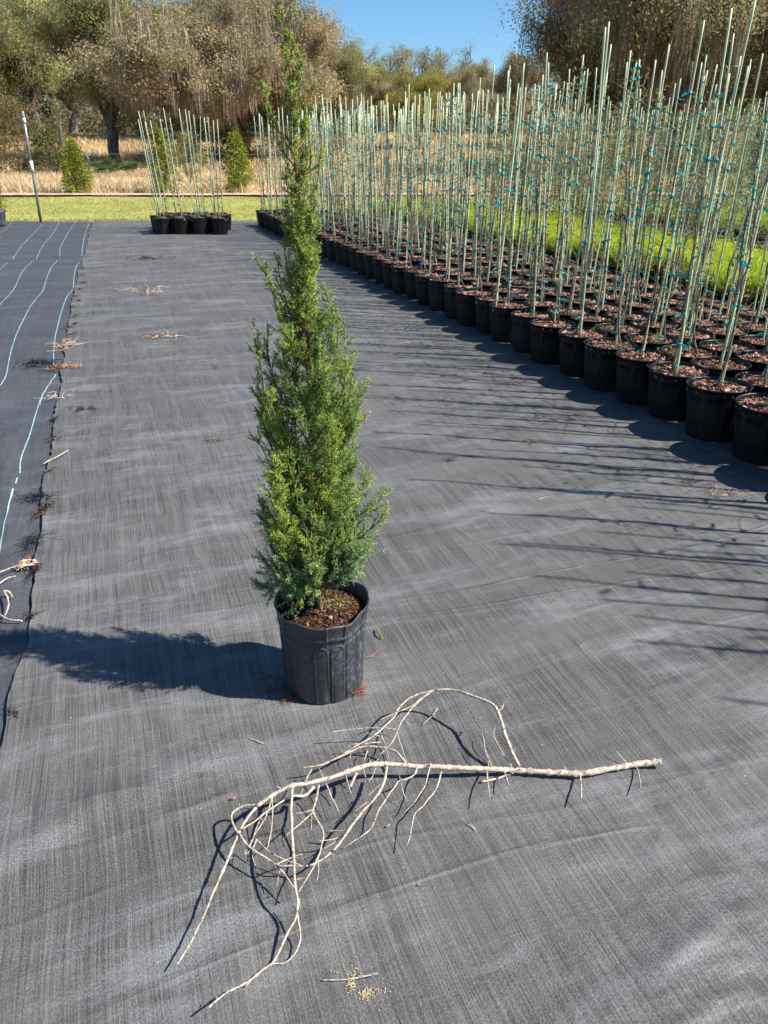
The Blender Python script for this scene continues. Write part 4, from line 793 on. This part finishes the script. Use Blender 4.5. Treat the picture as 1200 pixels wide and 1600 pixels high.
def visible(x, y, zr=(0.0, 2.0), margin=25, shadow=True):
    for z_ in np.linspace(zr[0], zr[1], 5):
        for sh in ((0, 1) if shadow else (0,)):
            P = np.array([x, y, z_]); 
            if sh: P = np.array([x - SUN_DIR[0] * z_ / math.tan(SUN_EL), y - SUN_DIR[1] * z_ / math.tan(SUN_EL), 0.0])
            u, v_, k = proj(P)
            if k > 0.3 and -margin < u < 1200 + margin and -margin < v_ < 1600 + margin: return True
    return False
_o = 'first second third fourth fifth sixth seventh eighth ninth tenth eleventh twelfth thirteenth fourteenth fifteenth sixteenth seventeenth eighteenth nineteenth'.split()
def ordn(k):
    k += 1
    if k < 20: return _o[k - 1]
    t, r = divmod(k, 10); return ('twentieth', 'thirtieth', 'fortieth', 'fiftieth')[t - 2] if r == 0 else ('twenty', 'thirty', 'forty', 'fifty')[t - 2] + '-' + _o[r - 1]
cnt = 0; vis1 = 0
weed_spots = []
for ci in range(6):
    kin = kc = 0; x = 3.03 + 0.337 * ci; y0 = 3.09 - 8 * 0.342 + 0.02 * ci
    for ri in range(47):
        y = y0 + ri * 0.342 + (0.0 if ci % 2 == 0 else 0.01)
        if y > 16.5 - 0.35 * (ci * 0.337): continue
        if not visible(x, y, (0, 1.9), 10): continue
        if ci >= 3 and y < 1.6: continue
        u, v_, k = proj((x, y, .29)); on = 0 < u < 1215 and v_ < 1600
        jx, jy = rr_.normal(size=2) * 0.010
        if on: lab = f"bare staked sapling, {ordn(kin)} from the right in the {ordn(ci)} row from the cloth"; kin += 1
        else: lab = f'bare staked sapling cut off by the right edge, {ordn(kc)} nearest in the {ordn(ci)} row'; kc += 1
        staked(x + jx, y + jy, lab, 'staked saplings in slotted black pots beside the open cloth', tall=1.0)
        cnt += 1
print('block A', cnt)
# small group standing apart
names4 = ['leftmost', 'second from the left', 'second from the right', 'rightmost']
for r_ in range(4):
    for c_ in range(4):
        u = -4.09 + 0.352 * c_ + (0.0 if r_ % 2 == 0 else -0.12) - 0.03 * r_; v = 14.58 + 0.335 * r_; P = W(u, v)
        staked(P[0], P[1], f"staked sapling, {names4[c_]} in the {['front', 'second', 'third', 'back'][r_]} row of the small separate group", 'small separate group of staked saplings', lean=(2.2 - 0.6 * c_, -4.5 + 1.5 * c_), leansd=.75)

# bright green potted plants
def tuft(seed):
    g = np.random.default_rng(seed); mb = MB(); N = 950; a = g.random(N) * 6.28; r0 = 0.10 * np.sqrt(g.random(N)); P = np.c_[r0 * np.cos(a), r0 * np.sin(a), np.full(N, 0.262)]
    D = np.c_[np.cos(a) * r0 * 6.5, np.sin(a) * r0 * 6.5, np.full(N, 1.0)] + g.normal(size=(N, 3)) * .28; L = g.uniform(.15, .30, N)
    c = np.array([(.36, .44, .025), (.48, .54, .04), (.22, .31, .02)])[g.integers(0, 3, N)]
    shoots(mb, P, D, L, 0.0035, c, c * 1.2, 0, -.05)
    N = 5200; b = g.integers(0, 950, N); t = g.uniform(.3, 1.08, N); Q = P[b] + unit(D[b]) * (L[b] * t)[:, None]; leaves(mb, Q, g.uniform(.012, .026, N), c[g.integers(0, 950, N)] * g.uniform(.8, 1.25, N)[:, None], 0, .25, 0, unit(D[b] + g.normal(size=(N, 3)) * .6))
    return mb.mesh('green_tuft', M_leaf)
TUFT = [tuft(k) for k in range(4)]
def green(x, y, label, group):
    root = bpy.data.objects.new('potted_fern', None); COL.objects.link(root); root.location = (x, y, -.003); tag(root, label, 'potted plant', group)
    for nm, me in (('pot', ME_pot), ('bark_mulch', ME_soil[rr_.integers(4)]), ('foliage', TUFT[rr_.integers(4)])):
        o = bpy.data.objects.new(nm, me); COL.objects.link(o); o.parent = root; o.rotation_euler = (0, 0, rr_.random() * 6.28)
        if nm == 'foliage': s = rr_.uniform(.85, 1.1); o.scale = (s * 1.1, s * 1.1, rr_.uniform(.88, 1.12)); o.location = (0, 0, 0)
gcount = 0
for ci in range(4):
    kin = 0; x = 5.26 + .345 * ci
    for ri in range(36):
        y = 4.4 + .345 * ri
        if y > 16.3 - .35 * (x - 3) or not visible(x, y, (0.1, .6), 10, False): continue
        u, v_, k = proj((x, y, .4)); green(x + rr_.normal() * .01, y, f"bright green plant, {ordn(kin)} from the right, {ordn(ci)} row of the near green band", 'bright green plants in the near band'); gcount += 1; kin += 1
for ci in range(3):
    kin = 0; x = 9.2 + .4 * ci
    for ri in range(22):
        y = 8.0 + .36 * ri
        if y > 16.3 - .35 * (x - 3) or not visible(x, y, (0.1, .6), 10, False): continue
        u, v_, k = proj((x, y, .4)); green(x + rr_.normal() * .01, y, f"bright green plant, {ordn(kin)} from the right, {ordn(ci)} row of the far green band", 'bright green plants in the far band'); gcount += 1; kin += 1
lc = 0
for ci in range(11):
    kin = 0; x = 6.95 + .36 * ci if ci < 5 else 10.6 + .42 * (ci - 5)
    for ri in range(38):
        y = 4.6 + .36 * ri
        if y > 16.3 - .35 * (x - 3) or not visible(x, y, (.3, 1.9), 10, False): continue
        u, v_, k = proj((x, y, .9)); staked(x + rr_.normal() * .015, y + rr_.normal() * .015, f"leafy staked sapling, {ordn(kin)} from the right, {ordn(ci if ci < 5 else ci - 5)} row behind the {'near' if ci < 5 else 'far'} green band", 'leafy staked saplings behind the green bands', leafy=True); lc += 1; kin += 1
print('green', gcount, 'leafy', lc)
# weeds growing in the nearest pots
def weed(x, y, n, h, label, wall=False):
    g = np.random.default_rng(int(x * 91 + y * 37)); mb = MB()
    for _ in range(n):
        o = np.array([g.normal() * .03, g.normal() * .03, 0]); d = unit(np.r_[g.normal(size=2) * .5, 1.2]); L = h * g.uniform(.5, 1.1); q = spline([o, o + d * L * .5, o + d * L + g.normal(size=3) * .01], .02); tube(mb, q, .0009, 3, 0, (.2, .2, .08), False)
        k = 12; i_ = g.integers(1, len(q), k); leaves(mb, q[i_], g.uniform(.008, .02, k), np.array([(.28, .32, .08), (.18, .24, .06)])[g.integers(0, 2, k)], 0, .4)
    return tag(obj('weed', mb.mesh('weed', M_leaf), loc=(x, y, .262)), label, 'weed', 'weeds in the near pots')
for (px, py, n, h, t) in ((1022,540,9,.10,'tall pale green weed at the right of the fourth near pot'), (972,548,7,.08,'short yellow green weed at the left of a near pot'), (1042,560,5,.06,'small green weed at the left of a near pot in the front row'), (735,440,8,.08,'pale weed in a front row pot further back'), (930,520,5,.07,'thin weed at the foot of a stake in the front row')):
    P = G(px, py, .262); weed(P[0], P[1], n, h, t)

# ------------------------------------------------------------------ irrigation risers, marker, edge pot
def height_at(P, ypx):
    lo, hi = 0.0, 6.0
    for _ in range(40):
        m_ = (lo + hi) / 2
        if proj((P[0], P[1], m_))[1] > ypx: lo = m_
        else: hi = m_
    return lo
def riser(base, top, segs, label, head=True):
    """segs: (start fraction, end fraction, radius, material, name)"""
    base = np.asarray(base, float); top = np.asarray(top, float); root = tag(obj('sprinkler_riser', None, loc=base), label, 'sprinkler'); d = top - base
    for f0, f1, r_, mt, nm in segs:
        mb = MB(); tube(mb, [d * f0, d * (f0 + f1) / 2, d * f1], r_, 10); obj(nm, mb.mesh(nm, mt), root)
    mb = MB(); q = [d + [0, 0, z_] for z_ in (0, .02, .04, .07, .09, .12)]; tube(mb, q, [.02, .035, .035, .022, .03, .012], 10); obj('sprinkler_head', mb.mesh('sprinkler_head', M_pipe), root)
    return root
b = G(64, 347, -0.02); t = plane_pt(37, 184, b)
riser(b, t, [(0, .52, .027, M_gpipe, 'lower_pipe'), (.49, .60, .034, M_white, 'coupling'), (.595, .955, .02, M_pipe, 'upper_pipe'), (.95, 1.0, .028, M_white, 'adapter')], 'leaning sprinkler pipe with white coupling at the end of the left cloth')
b = W(1.12, 13.6); zt2 = height_at(b, 172)
riser(b, (b[0], b[1], zt2), [(0, .60, .03, M_blackp, 'sleeve'), (.59, .93, .016, M_pipe, 'upper_pipe'), (.93, 1.0, .022, M_white, 'adapter')], 'sprinkler pipe with black sleeve standing among the saplings')
mb = MB(); b = W(-1.92, 26.9); 
for z0, z1, w_ in ((0, .52, .07), (.52, .56, .085)): tube(mb, [[0, 0, z0], [0, 0, z1]], w_, 12)
o = obj('marker_post', mb.mesh('marker_post', M_white), loc=b); tag(o, 'short white utility post by the dirt track right of the juniper tip', 'post')
mb = MB(); tube(mb, [[0, 0, .56], [0, 0, .60]], [.08, .03], 12); obj('cap', mb.mesh('cap', M_white), o)

def bush_mesh(seed, h, w_, n, size, cols, prof=None, base=0.0, stick=True):
    g = np.random.default_rng(seed); mb = MB(); prof = prof or (lambda t: np.sin(np.pi * np.clip(t * .9 + .12, 0, 1)) ** .7)
    # clusters of leaves on upright shoots
    K = max(30, n // 55); tt = g.random(K) ** .85; az = g.random(K) * 6.28; rad_ = prof(tt) * w_ * .5 * np.sqrt(g.random(K)) * g.uniform(.75, 1.15, K)
    Cc = np.c_[rad_ * np.cos(az), rad_ * np.sin(az), base + tt * (h - base)]; shade = g.uniform(.65, 1.35, K)
    idx = g.integers(0, K, n); P = Cc[idx] + g.normal(size=(n, 3)) * [w_ * .06, w_ * .06, h * .055]; P[:, 2] = np.maximum(P[:, 2], base * .8 + .02)
    D = unit(np.c_[Cc[idx][:, :2] * .8, np.full(n, .35)] + g.normal(size=(n, 3)) * .6)
    leaves(mb, P, size * g.uniform(.6, 1.4, n), np.asarray(cols)[g.integers(0, len(cols), n)] * shade[idx][:, None], 0, .45, 0, D)
    tm = MB(); 
    for q in range(9):
        a = g.random() * 6.28; tube(tm, spline([(0, 0, -.05), (w_ * .1 * math.cos(a), w_ * .1 * math.sin(a), h * .3), (w_ * .22 * math.cos(a), w_ * .22 * math.sin(a), h * g.uniform(.6, .85))], h / 6), np.linspace(.02, .006, 13)[:1] * 1.0, 5, 0, (1, 1, 1), False)
    return mb.mesh('foliage', M_leaf), tm.mesh('stems', M_stem)
def place_bush(name, px, py, v, seed, h, w_, n, size, cols, label, cat='shrub', group=None, prof=None, base=0.0, yaw=0):
    u = (px - 600) / (FPX / cp) * v * 1.0; b = W(u, v, tz(u, v)); f_, s_ = bush_mesh(seed, h, w_, n, size, cols, prof, base)
    root = tag(obj(name, None, loc=b), label, cat, group); obj('foliage', f_, root); obj('stems', s_, root); return root
WAX = [(.20, .24, .035), (.34, .34, .04), (.09, .13, .025), (.06, .09, .02), (.44, .40, .06)]
taper = lambda t: np.where(t < .3, .55 + t * 1.5, 1.0 * (1 - (t - .3) / .74) ** .8)
place_bush('young_shrub', 112, 305, 27.6, 1, 1.60, 1.10, 9000, .065, WAX, 'bushy green shrub by the dirt track, left of the small separate group', 'shrub', None, taper)
place_bush('young_shrub', 250, 305, 27.8, 2, 1.9, .95, 8000, .065, WAX, 'tall green shrub seen behind the stakes of the small separate group', 'shrub', None, taper)
place_bush('young_shrub', 368, 303, 28.2, 3, 1.85, 1.2, 9500, .065, WAX, 'bushy green shrub by the dirt track between the group and the long rows', 'shrub', None, taper)
place_bush('tall_thin_sapling', 98, 305, 27.9, 5, 3.0, .35, 700, .06, [(.14, .17, .06), (.22, .24, .09)], 'thin sparse sapling rising beside the leftmost green shrub', 'sapling')
place_bush('yellow_shrub', 291, 275, 37, 4, 1.9, 2.0, 2600, .09, [(.26, .26, .06), (.18, .19, .06), (.33, .28, .10)], 'low yellowish shrub in the dry field behind the small group', 'shrub')
b = G(-1, 352, 0); root = tag(obj('edge_pot', None, loc=b), 'grey pot with a green shrub cut off by the left edge', 'potted plant')
mb = MB(); lathe(mb, [(0, 0), (.12, 0), (.14, .02), (.16, .24), (.175, .25), (.175, .29), (.165, .295), (.15, .26), (0.0, .25)], 40); obj('pot', mb.mesh('grey_pot', M_greyp), root)
f_, s_ = bush_mesh(12, .75, .5, 1400, .035, WAX, None, .25); obj('foliage', f_, root)

# ------------------------------------------------------------------ grass (stuff)
def blades(u0, u1, v0, v1, N, h, w_, cols, name, zfun, seed, lean=.5, dens=None):
    g = np.random.default_rng(seed); u = g.uniform(u0, u1, N); v = v0 + (v1 - v0) * g.random(N) ** 1.0
    if dens: k = dens(u, v) > g.random(N); u = u[k]; v = v[k]; N = len(u)
    z = np.array(terrain_z(v)) - .045 + .25 * vnoise(u * .12, v * .12, 5) * np.clip((v - 30) / 20, 0, 1); P = np.c_[u, v, z - .01]
    D = unit(np.c_[g.normal(size=(N, 2)) * lean, np.ones(N)]); a = g.random(N) * 3.14; S_ = np.c_[np.cos(a), np.sin(a), 0 * a] * (w_ * g.uniform(.6, 1.3, N))[:, None] * .5
    L = (h * g.uniform(.5, 1.3, N) * (.65 + .8 * (vnoise(u * .9, v * .9, seed) + .5)))[:, None]; mid = P + D * L * .55; tip = P + D * L * [1.5, 1.5, .95]
    V = np.stack([P - S_, P + S_, mid + S_ * .7, mid - S_ * .7, tip], 1); o = (np.arange(N) * 5)[:, None]
    c = np.asarray(cols)[g.integers(0, len(cols), N)] * (.75 + .7 * (vnoise(u * .5 + 9, v * .7, seed + 1) + .4))[:, None]; mb = MB()
    mb.add(V.reshape(-1, 3), o + np.array([[0, 1, 2, 3]]), 0, np.repeat(c, 5, 0)); f = o + np.array([[3, 2, 4]]); mb.F.append(f); mb.M.append(np.zeros(N)); mb.S.append(np.zeros(N, bool))
    return tag(obj(name, mb.mesh(name, M_leaf), rot=(0, 0, -YAW)), kind='stuff')
blades(-13, 22, 17.5, 26.3, 90000, .055, .016, [(.34, .33, .10), (.42, .40, .13), (.24, .27, .06), (.50, .44, .20)], 'grass', None, 3, dens=lambda u, v: np.clip((v - 17.5) * 2, 0.08, 1))
blades(-22, 30, 27.4, 47, 105000, .34, .035, [(.55, .42, .27), (.70, .55, .37), (.42, .30, .19), (.60, .46, .31)], 'dry_grass', None, 4, .35)
blades(-38, 40, 47, 92, 60000, .45, .08, [(.55, .42, .27), (.66, .51, .34), (.42, .30, .19)], 'far_dry_grass', None, 6, .35)
blades(-14, 22, 16.98, 18.2, 26000, .04, .028, [(.30, .17, .10), (.42, .27, .17), (.20, .12, .08)], 'dead_grass_edge', None, 8, 1.5)

# ------------------------------------------------------------------ wire fence before the woods
fx = [(-19.5 + 3.4 * k, 44.5) for k in range(14)]
root = tag(obj('wire_fence', None, loc=W(-19.5, 44.5, tz(-19.5, 44.5))), 'low two strand wire fence on grey posts along the edge of the woods', 'fence'); r0 = W(-19.5, 44.5, tz(-19.5, 44.5)); tops = []
for (u, v) in fx:
    P = W(u, v, tz(u, v)) - r0; mb = MB(); tube(mb, [P - [0, 0, .2], P + [0.02, 0, .6], P + [0, 0.02, 1.25]], .045, 6); obj('post', mb.mesh('post', M_wood), root); tops.append(P)
for hh in (1.15, .55):
    mb = MB(); pts = []
    for a_, b_ in zip(tops[:-1], tops[1:]): pts += [a_ + [0, 0, hh], (a_ + b_) / 2 + [0, 0, hh - .04]]
    tube(mb, pts + [tops[-1] + [0, 0, hh]], .011, 4); obj('wire', mb.mesh('wire', M_pipe), root)

# ------------------------------------------------------------------ oaks and woods
def oak(seed, Hh=11.0, Rr=6.5, trunk_r=.42, n_leaf=60000, leaf=.15, cols=((.10, .11, .04),), moss=0.5, mosscol=(.22, .18, .13), base=2.6, gaps=.5, mossL=1.6, fork=2.2, open_=.0, lobes=7, sideways=1.0):
    """trunk, limbs to leaf clumps spread through the crown's volume, hanging moss"""
    g = np.random.default_rng(seed); tm = MB(); ends = []
    tube(tm, spline([(0, 0, -.4), (.15, .05, fork * .4), (g.normal() * .25, g.normal() * .25, fork)], .3), np.linspace(trunk_r * 1.25, trunk_r * .85, 60)[:len(spline([(0, 0, -.4), (.15, .05, fork * .4), (.1, .1, fork)], .3))] if False else trunk_r, 9)
    f0 = np.array([0, 0, fork * .95])
    NL = lobes
    for k in range(NL):
        a = k * 6.283 / NL + g.normal() * .35; el = g.uniform(.15, 1.15); reach = Rr * g.uniform(.6, .95) * math.cos(el * .8); zt_ = base + (Hh - base) * (.25 + .65 * math.sin(el)) * g.uniform(.85, 1.05)
        e = np.array([math.cos(a) * reach, math.sin(a) * reach, zt_]); mid = f0 * .45 + e * .55 + [0, 0, .6] + g.normal(size=3) * .6
        c = spline([f0, f0 * .75 + mid * .25 + [0, 0, .5], mid, e], .4); n = len(c); tube(tm, c, np.linspace(trunk_r * .55, .06, n), 7); 
        for q in range(7):
            i_ = g.integers(n // 4, n); p = c[i_]; d = unit(np.r_[g.normal(size=2), g.uniform(-.1, 1.1)] + unit(e - f0) * .6); L = g.uniform(.8, 2.6) * Rr / 6.5; c2 = spline([p, p + d * L * .5 + g.normal(size=3) * .2, p + d * L + [0, 0, .2]], .3)
            tube(tm, c2, np.linspace(.09, .03, len(c2)), 5, 0, None, False)
            for w3 in range(6):
                p3 = c2[g.integers(len(c2) // 2, len(c2))]; d3 = unit(g.normal(size=3) + [0, 0, .4] + d * .5); L3 = g.uniform(.4, 1.3); tube(tm, [p3, p3 + d3 * L3 * .5 + g.normal(size=3) * .08, p3 + d3 * L3], [.03, .02, .008], 4, 0, None, False); ends.append(p3 + d3 * L3 * .8)
            ends.append(c2[-1])
    ends = np.array(ends); K = int(len(ends) * 1.7); 
    extra = ends[g.integers(0, len(ends), K - len(ends))] + g.normal(size=(K - len(ends), 3)) * [.9, .9, .7]; Cn = np.concatenate([ends, extra]); Cn[:, 2] = np.clip(Cn[:, 2], base * .75, Hh); K = len(Cn)
    size_ = g.uniform(.22, 1.0, K) ** 1.2 * Rr / 6.5; wgt = size_ ** 2 * g.uniform(.3, 1.2, K); wgt *= (g.random(K) > open_); idx = g.choice(K, n_leaf, p=wgt / wgt.sum())
    o = g.normal(size=(n_leaf, 3)); o = o / np.linalg.norm(o, axis=1)[:, None] * (g.random(n_leaf)[:, None] ** .45); P = Cn[idx] + (o + g.normal(size=(n_leaf, 3)) * .30) * size_[idx][:, None] * [1.25, 1.25, .85]
    cols = np.asarray(cols); kc = g.integers(0, len(cols), K); lm = MB(); cc = cols[kc[idx]] * g.uniform(.72, 1.3, K)[idx][:, None] * g.uniform(.8, 1.2, n_leaf)[:, None]
    leaves(lm, P, leaf * g.uniform(.55, 1.45, n_leaf), cc, 0, .55)
    mm = None
    if moss > 0:
        ms = MB(); Nm = int(8000 * moss); src = Cn[g.integers(0, K, Nm // 14)]; src = np.repeat(src, 14, 0) + np.concatenate([g.normal(size=(Nm // 14 * 14, 2)) * .16, g.normal(size=(Nm // 14 * 14, 1)) * .25], 1); Nm = len(src)
        L = mossL * np.repeat(g.uniform(.35, 1.2, Nm // 14), 14) * g.uniform(.4, 1.1, Nm); L = np.minimum(L, np.maximum(src[:, 2] - 1.4, .3) * g.uniform(.3, 1, Nm)); a = g.random(Nm) * 3.14; S_ = np.c_[np.cos(a), np.sin(a), 0 * a] * g.uniform(.008, .026, Nm)[:, None]
        dr = g.normal(size=(Nm, 3)) * [.13, .13, 0]; V = np.stack([src - S_ * .4, src + S_ * .4, src + dr * .5 + S_ - [0, 0, 1] * L[:, None] * .45, src + dr * .5 - S_ - [0, 0, 1] * L[:, None] * .45, src + dr - [0, 0, 1] * L[:, None]], 1)
        o_ = (np.arange(Nm) * 5)[:, None]; cm = np.array(mosscol) * g.uniform(.6, 1.3, Nm)[:, None]; ms.add(V.reshape(-1, 3), o_ + np.array([[0, 1, 2, 3]]), 0, np.repeat(cm, 5, 0), False); f = o_ + np.array([[3, 2, 4]]); ms.F.append(f); ms.M.append(np.zeros(Nm)); ms.S.append(np.zeros(Nm, bool)); mm = ms.mesh('moss', M_moss)
    return tm.mesh('trunk', M_oak), lm.mesh('crown', M_leaf), mm
OLIVE = ((.27, .26, .12), (.22, .225, .09), (.35, .33, .16), (.17, .175, .075)); BROWNISH = ((.37, .29, .20), (.30, .25, .15), (.44, .35, .25), (.24, .20, .13), (.34, .31, .18))
DARKO = ((.15, .135, .08), (.11, .11, .06), (.22, .185, .12)); MOSSC = (.38, .31, .245)
OAK = {'green': oak(1, 12, 6.5, .4, 100000, .14, OLIVE, .45, MOSSC, 1.0, mossL=1.0, open_=.35), 'mossy': oak(2, 12, 6.5, .42, 78000, .13, BROWNISH, 1.7, MOSSC, 1.2, mossL=1.7, open_=.42), 'brown': oak(3, 11, 6, .38, 88000, .13, BROWNISH + OLIVE[:1], .8, MOSSC, 1.0, mossL=1.3, open_=.38),
       'big': oak(4, 14, 9.5, .6, 160000, .13, DARKO + BROWNISH[1:2], 2.2, (.25, .215, .17), 1.3, mossL=2.0, lobes=11, open_=.35), 'airy': oak(5, 10, 5, .3, 26000, .11, ((.26, .26, .16), (.22, .22, .14), (.32, .29, .21)), .1, MOSSC, 1.4, open_=.35),
       'rounded': oak(6, 9, 4.6, .3, 90000, .12, ((.30, .26, .07), (.22, .21, .06), (.38, .31, .10)), 0, MOSSC, .8)}
def tree(kind, px, v, label, s=1.0, rz=0.0, sz=None, cat='tree', group='trees at the edge of the woods', dz=0.0):
    u = (px - 600) * cp / FPX * v; b = W(u, v, tz(u, v) + dz); root = tag(obj('moss_hung_oak' if kind in ('mossy', 'big', 'brown') else 'oak_tree', None, loc=b, rot=(0, 0, rz)), label, cat, group); root.scale = (s, s, sz or s)
    for nm, me in zip(('trunk', 'crown', 'moss'), OAK[kind]):
        if me is not None: obj(nm, me, root)
    return root
tree('green', 60, 74, 'olive green oak at the far left above the reddish thicket', 1.15, .3)
tree('green', -60, 62, 'olive green oak cut off by the left edge', 1.1, 2.1)
tree('green', 178, 60, 'dark trunked oak standing at the fence left of the small group', 1.0, 4.0)
tree('brown', 120, 92, 'tall brownish green oak behind the leftmost ones', 1.25, 1.2)
tree('brown', 225, 84, 'brown oak half hidden behind the dark trunked oak', 1.2, 3.3)
tree('mossy', 300, 56, 'large oak hung with long grey moss above the small group', 1.05, .9)
tree('mossy', 385, 60, 'moss draped oak just left of the juniper tip', 1.05, 2.7)
tree('brown', 448, 62, 'brown oak behind the juniper tip with rounded right side', 1.02, 5.0)
tree('mossy', 415, 80, 'mossy oak further back behind the juniper tip', 1.1, 4.2)
tree('brown', 340, 82, 'tall brown oak at the back above the moss draped ones', 1.25, .2)
tree('green', 525, 84, 'smaller greenish oak at the right shoulder of the left woods', .80, 1.7)
tree('airy', 590, 104, 'thin airy oak low on the skyline, left of the gap of sky', 1.0, .5)
tree('airy', 545, 112, 'hazy oak far back beside the right shoulder of the left woods', 1.0, 3.5)
tree('airy', 645, 122, 'sparse grey oak on the far skyline in the gap of sky', 1.20, 1.5)
tree('rounded', 655, 70, 'rounded golden green tree in the middle of the far tree line', .66, 1.0)
tree('airy', 700, 100, 'low sparse oak right of the rounded golden tree', .95, 4.5)
tree('brown', 740, 96, 'low brown oak on the skyline right of the golden tree', .72, 2.2)
tree('brown', 600, 92, 'low brown oak on the skyline left of the golden tree', .62, 4.0)
tree('brown', 800, 88, 'brown oak behind the left side of the huge dark oak', .72, 5.5)
tree('big', 1035, 44, 'huge dark oak with hanging moss above the stakes on the right', 1.0, 1.0)
tree('big', 1190, 52, 'dark mossy oak cut off by the top right corner', 1.05, 2.9)
tree('mossy', 1090, 60, 'mossy oak seen through the huge dark oak on the right', 1.1, 2.0)
tree('brown', 900, 70, 'brown oak low behind the huge dark oak', .85, 3.0)
tree('brown', 1250, 44, 'brown oak leaning in from beyond the right edge', .9, 3.9)
place_bush('reddish_thicket', 22, 262, 45, 31, 3.6, 5.5, 9000, .13, [(.20, .12, .06), (.15, .14, .05), (.10, .12, .04), (.26, .17, .09)], 'reddish green thicket at the left edge of the dry field', 'thicket')
place_bush('green_thicket', 78, 262, 44, 32, 2.2, 3.2, 6000, .12, [(.12, .14, .05), (.09, .11, .04), (.18, .18, .08)], 'low grey green thicket between the sprinkler pipe and the leftmost shrub', 'thicket')
place_bush('understorey_bush', 300, 240, 62, 33, 3.2, 7.5, 7000, .16, [(.06, .065, .03), (.10, .09, .04), (.14, .11, .07)], 'dark undergrowth below the large mossy oak behind the small group', 'undergrowth')
place_bush('understorey_bush', 400, 240, 60, 34, 3.4, 7.0, 7000, .16, [(.07, .07, .03), (.13, .10, .06), (.16, .13, .07)], 'dark undergrowth behind the shrub left of the juniper tip', 'undergrowth')
place_bush('understorey_bush', 500, 240, 66, 35, 3.0, 7.0, 6000, .16, [(.07, .08, .03), (.10, .10, .05)], 'undergrowth behind and right of the juniper tip', 'undergrowth')
place_bush('understorey_bush', 1000, 240, 56, 36, 3.0, 14, 9000, .16, [(.05, .055, .03), (.10, .08, .05)], 'dark undergrowth below the huge oak on the right', 'undergrowth')
g = np.random.default_rng(77); wm = MB(); N = 210000; K = 1400
cu = g.uniform(-75, 110, K); cv = g.uniform(118, 150, K); cz = 1.8 + 7.5 * g.random(K) ** 1.9 * (0.75 + .5 * (vnoise(cu * .09, cu * 0, 5) + .5)) ; cr_ = g.uniform(.9, 2.2, K)
idx = g.integers(0, K, N); o = g.normal(size=(N, 3)); o = o / np.linalg.norm(o, axis=1)[:, None] * g.random(N)[:, None] ** .4; P = np.c_[cu, cv, cz][idx] + o * cr_[idx][:, None]; P[:, 2] = np.maximum(P[:, 2], 1.5 + g.random(N))
wc_ = np.array([(.20, .17, .09), (.15, .14, .07), (.25, .20, .13), (.11, .11, .05)])[g.integers(0, 4, K)] * g.uniform(.6, 1.15, K)[:, None]; leaves(wm, P, g.uniform(.25, .6, N), wc_[idx], 0, .7)
tag(obj('far_woods', wm.mesh('far_woods', M_leaf), rot=(0, 0, -YAW)), kind='stuff')
# saw palmettos under the dark trunked oak
def palmetto(px, v, seed, label):
    g = np.random.default_rng(seed); u = (px - 600) * cp / FPX * v; b = W(u, v, tz(u, v)); mb = MB()
    for k in range(16):
        a = g.random() * 6.28; st = unit(np.r_[math.cos(a), math.sin(a), g.uniform(.4, 1.8)]); L = g.uniform(.5, 1.0); c = st * L; tube(mb, [[0, 0, 0], c * .6, c], .012, 4, 0, (.10, .13, .05)); s_ = unit(np.cross(st, [0, 0, 1]))
        for f in np.linspace(-1.3, 1.3, 13):
            d = st * math.cos(f) + s_ * math.sin(f); n_ = unit(np.cross(d, s_ + st * .1)) * .012; q = unit(np.cross(d, n_)) * .025; l = g.uniform(.4, .6)
            mb.add([c, c + d * l * .5 + q, c + d * l - [0, 0, .08], c + d * l * .5 - q], [[0, 1, 2, 3]], 0, np.array([.07, .10, .045]) * g.uniform(.6, 1.5), False)
    tag(obj('saw_palmetto', mb.mesh('saw_palmetto', M_leaf), loc=b), label, 'palmetto')
palmetto(140, 43, 1, 'dark fan leaved palmetto just left of the dark oak trunk')
palmetto(163, 45, 2, 'taller fan leaved palmetto beside the dark oak trunk')
palmetto(200, 44, 3, 'low palmetto right of the dark oak trunk')
palmetto(158, 42, 4, 'small palmetto between the other two near the fence')

scene.render.engine = 'CYCLES'
scene.cycles.max_bounces = 6; scene.cycles.diffuse_bounces = 3; scene.cycles.transparent_max_bounces = 4
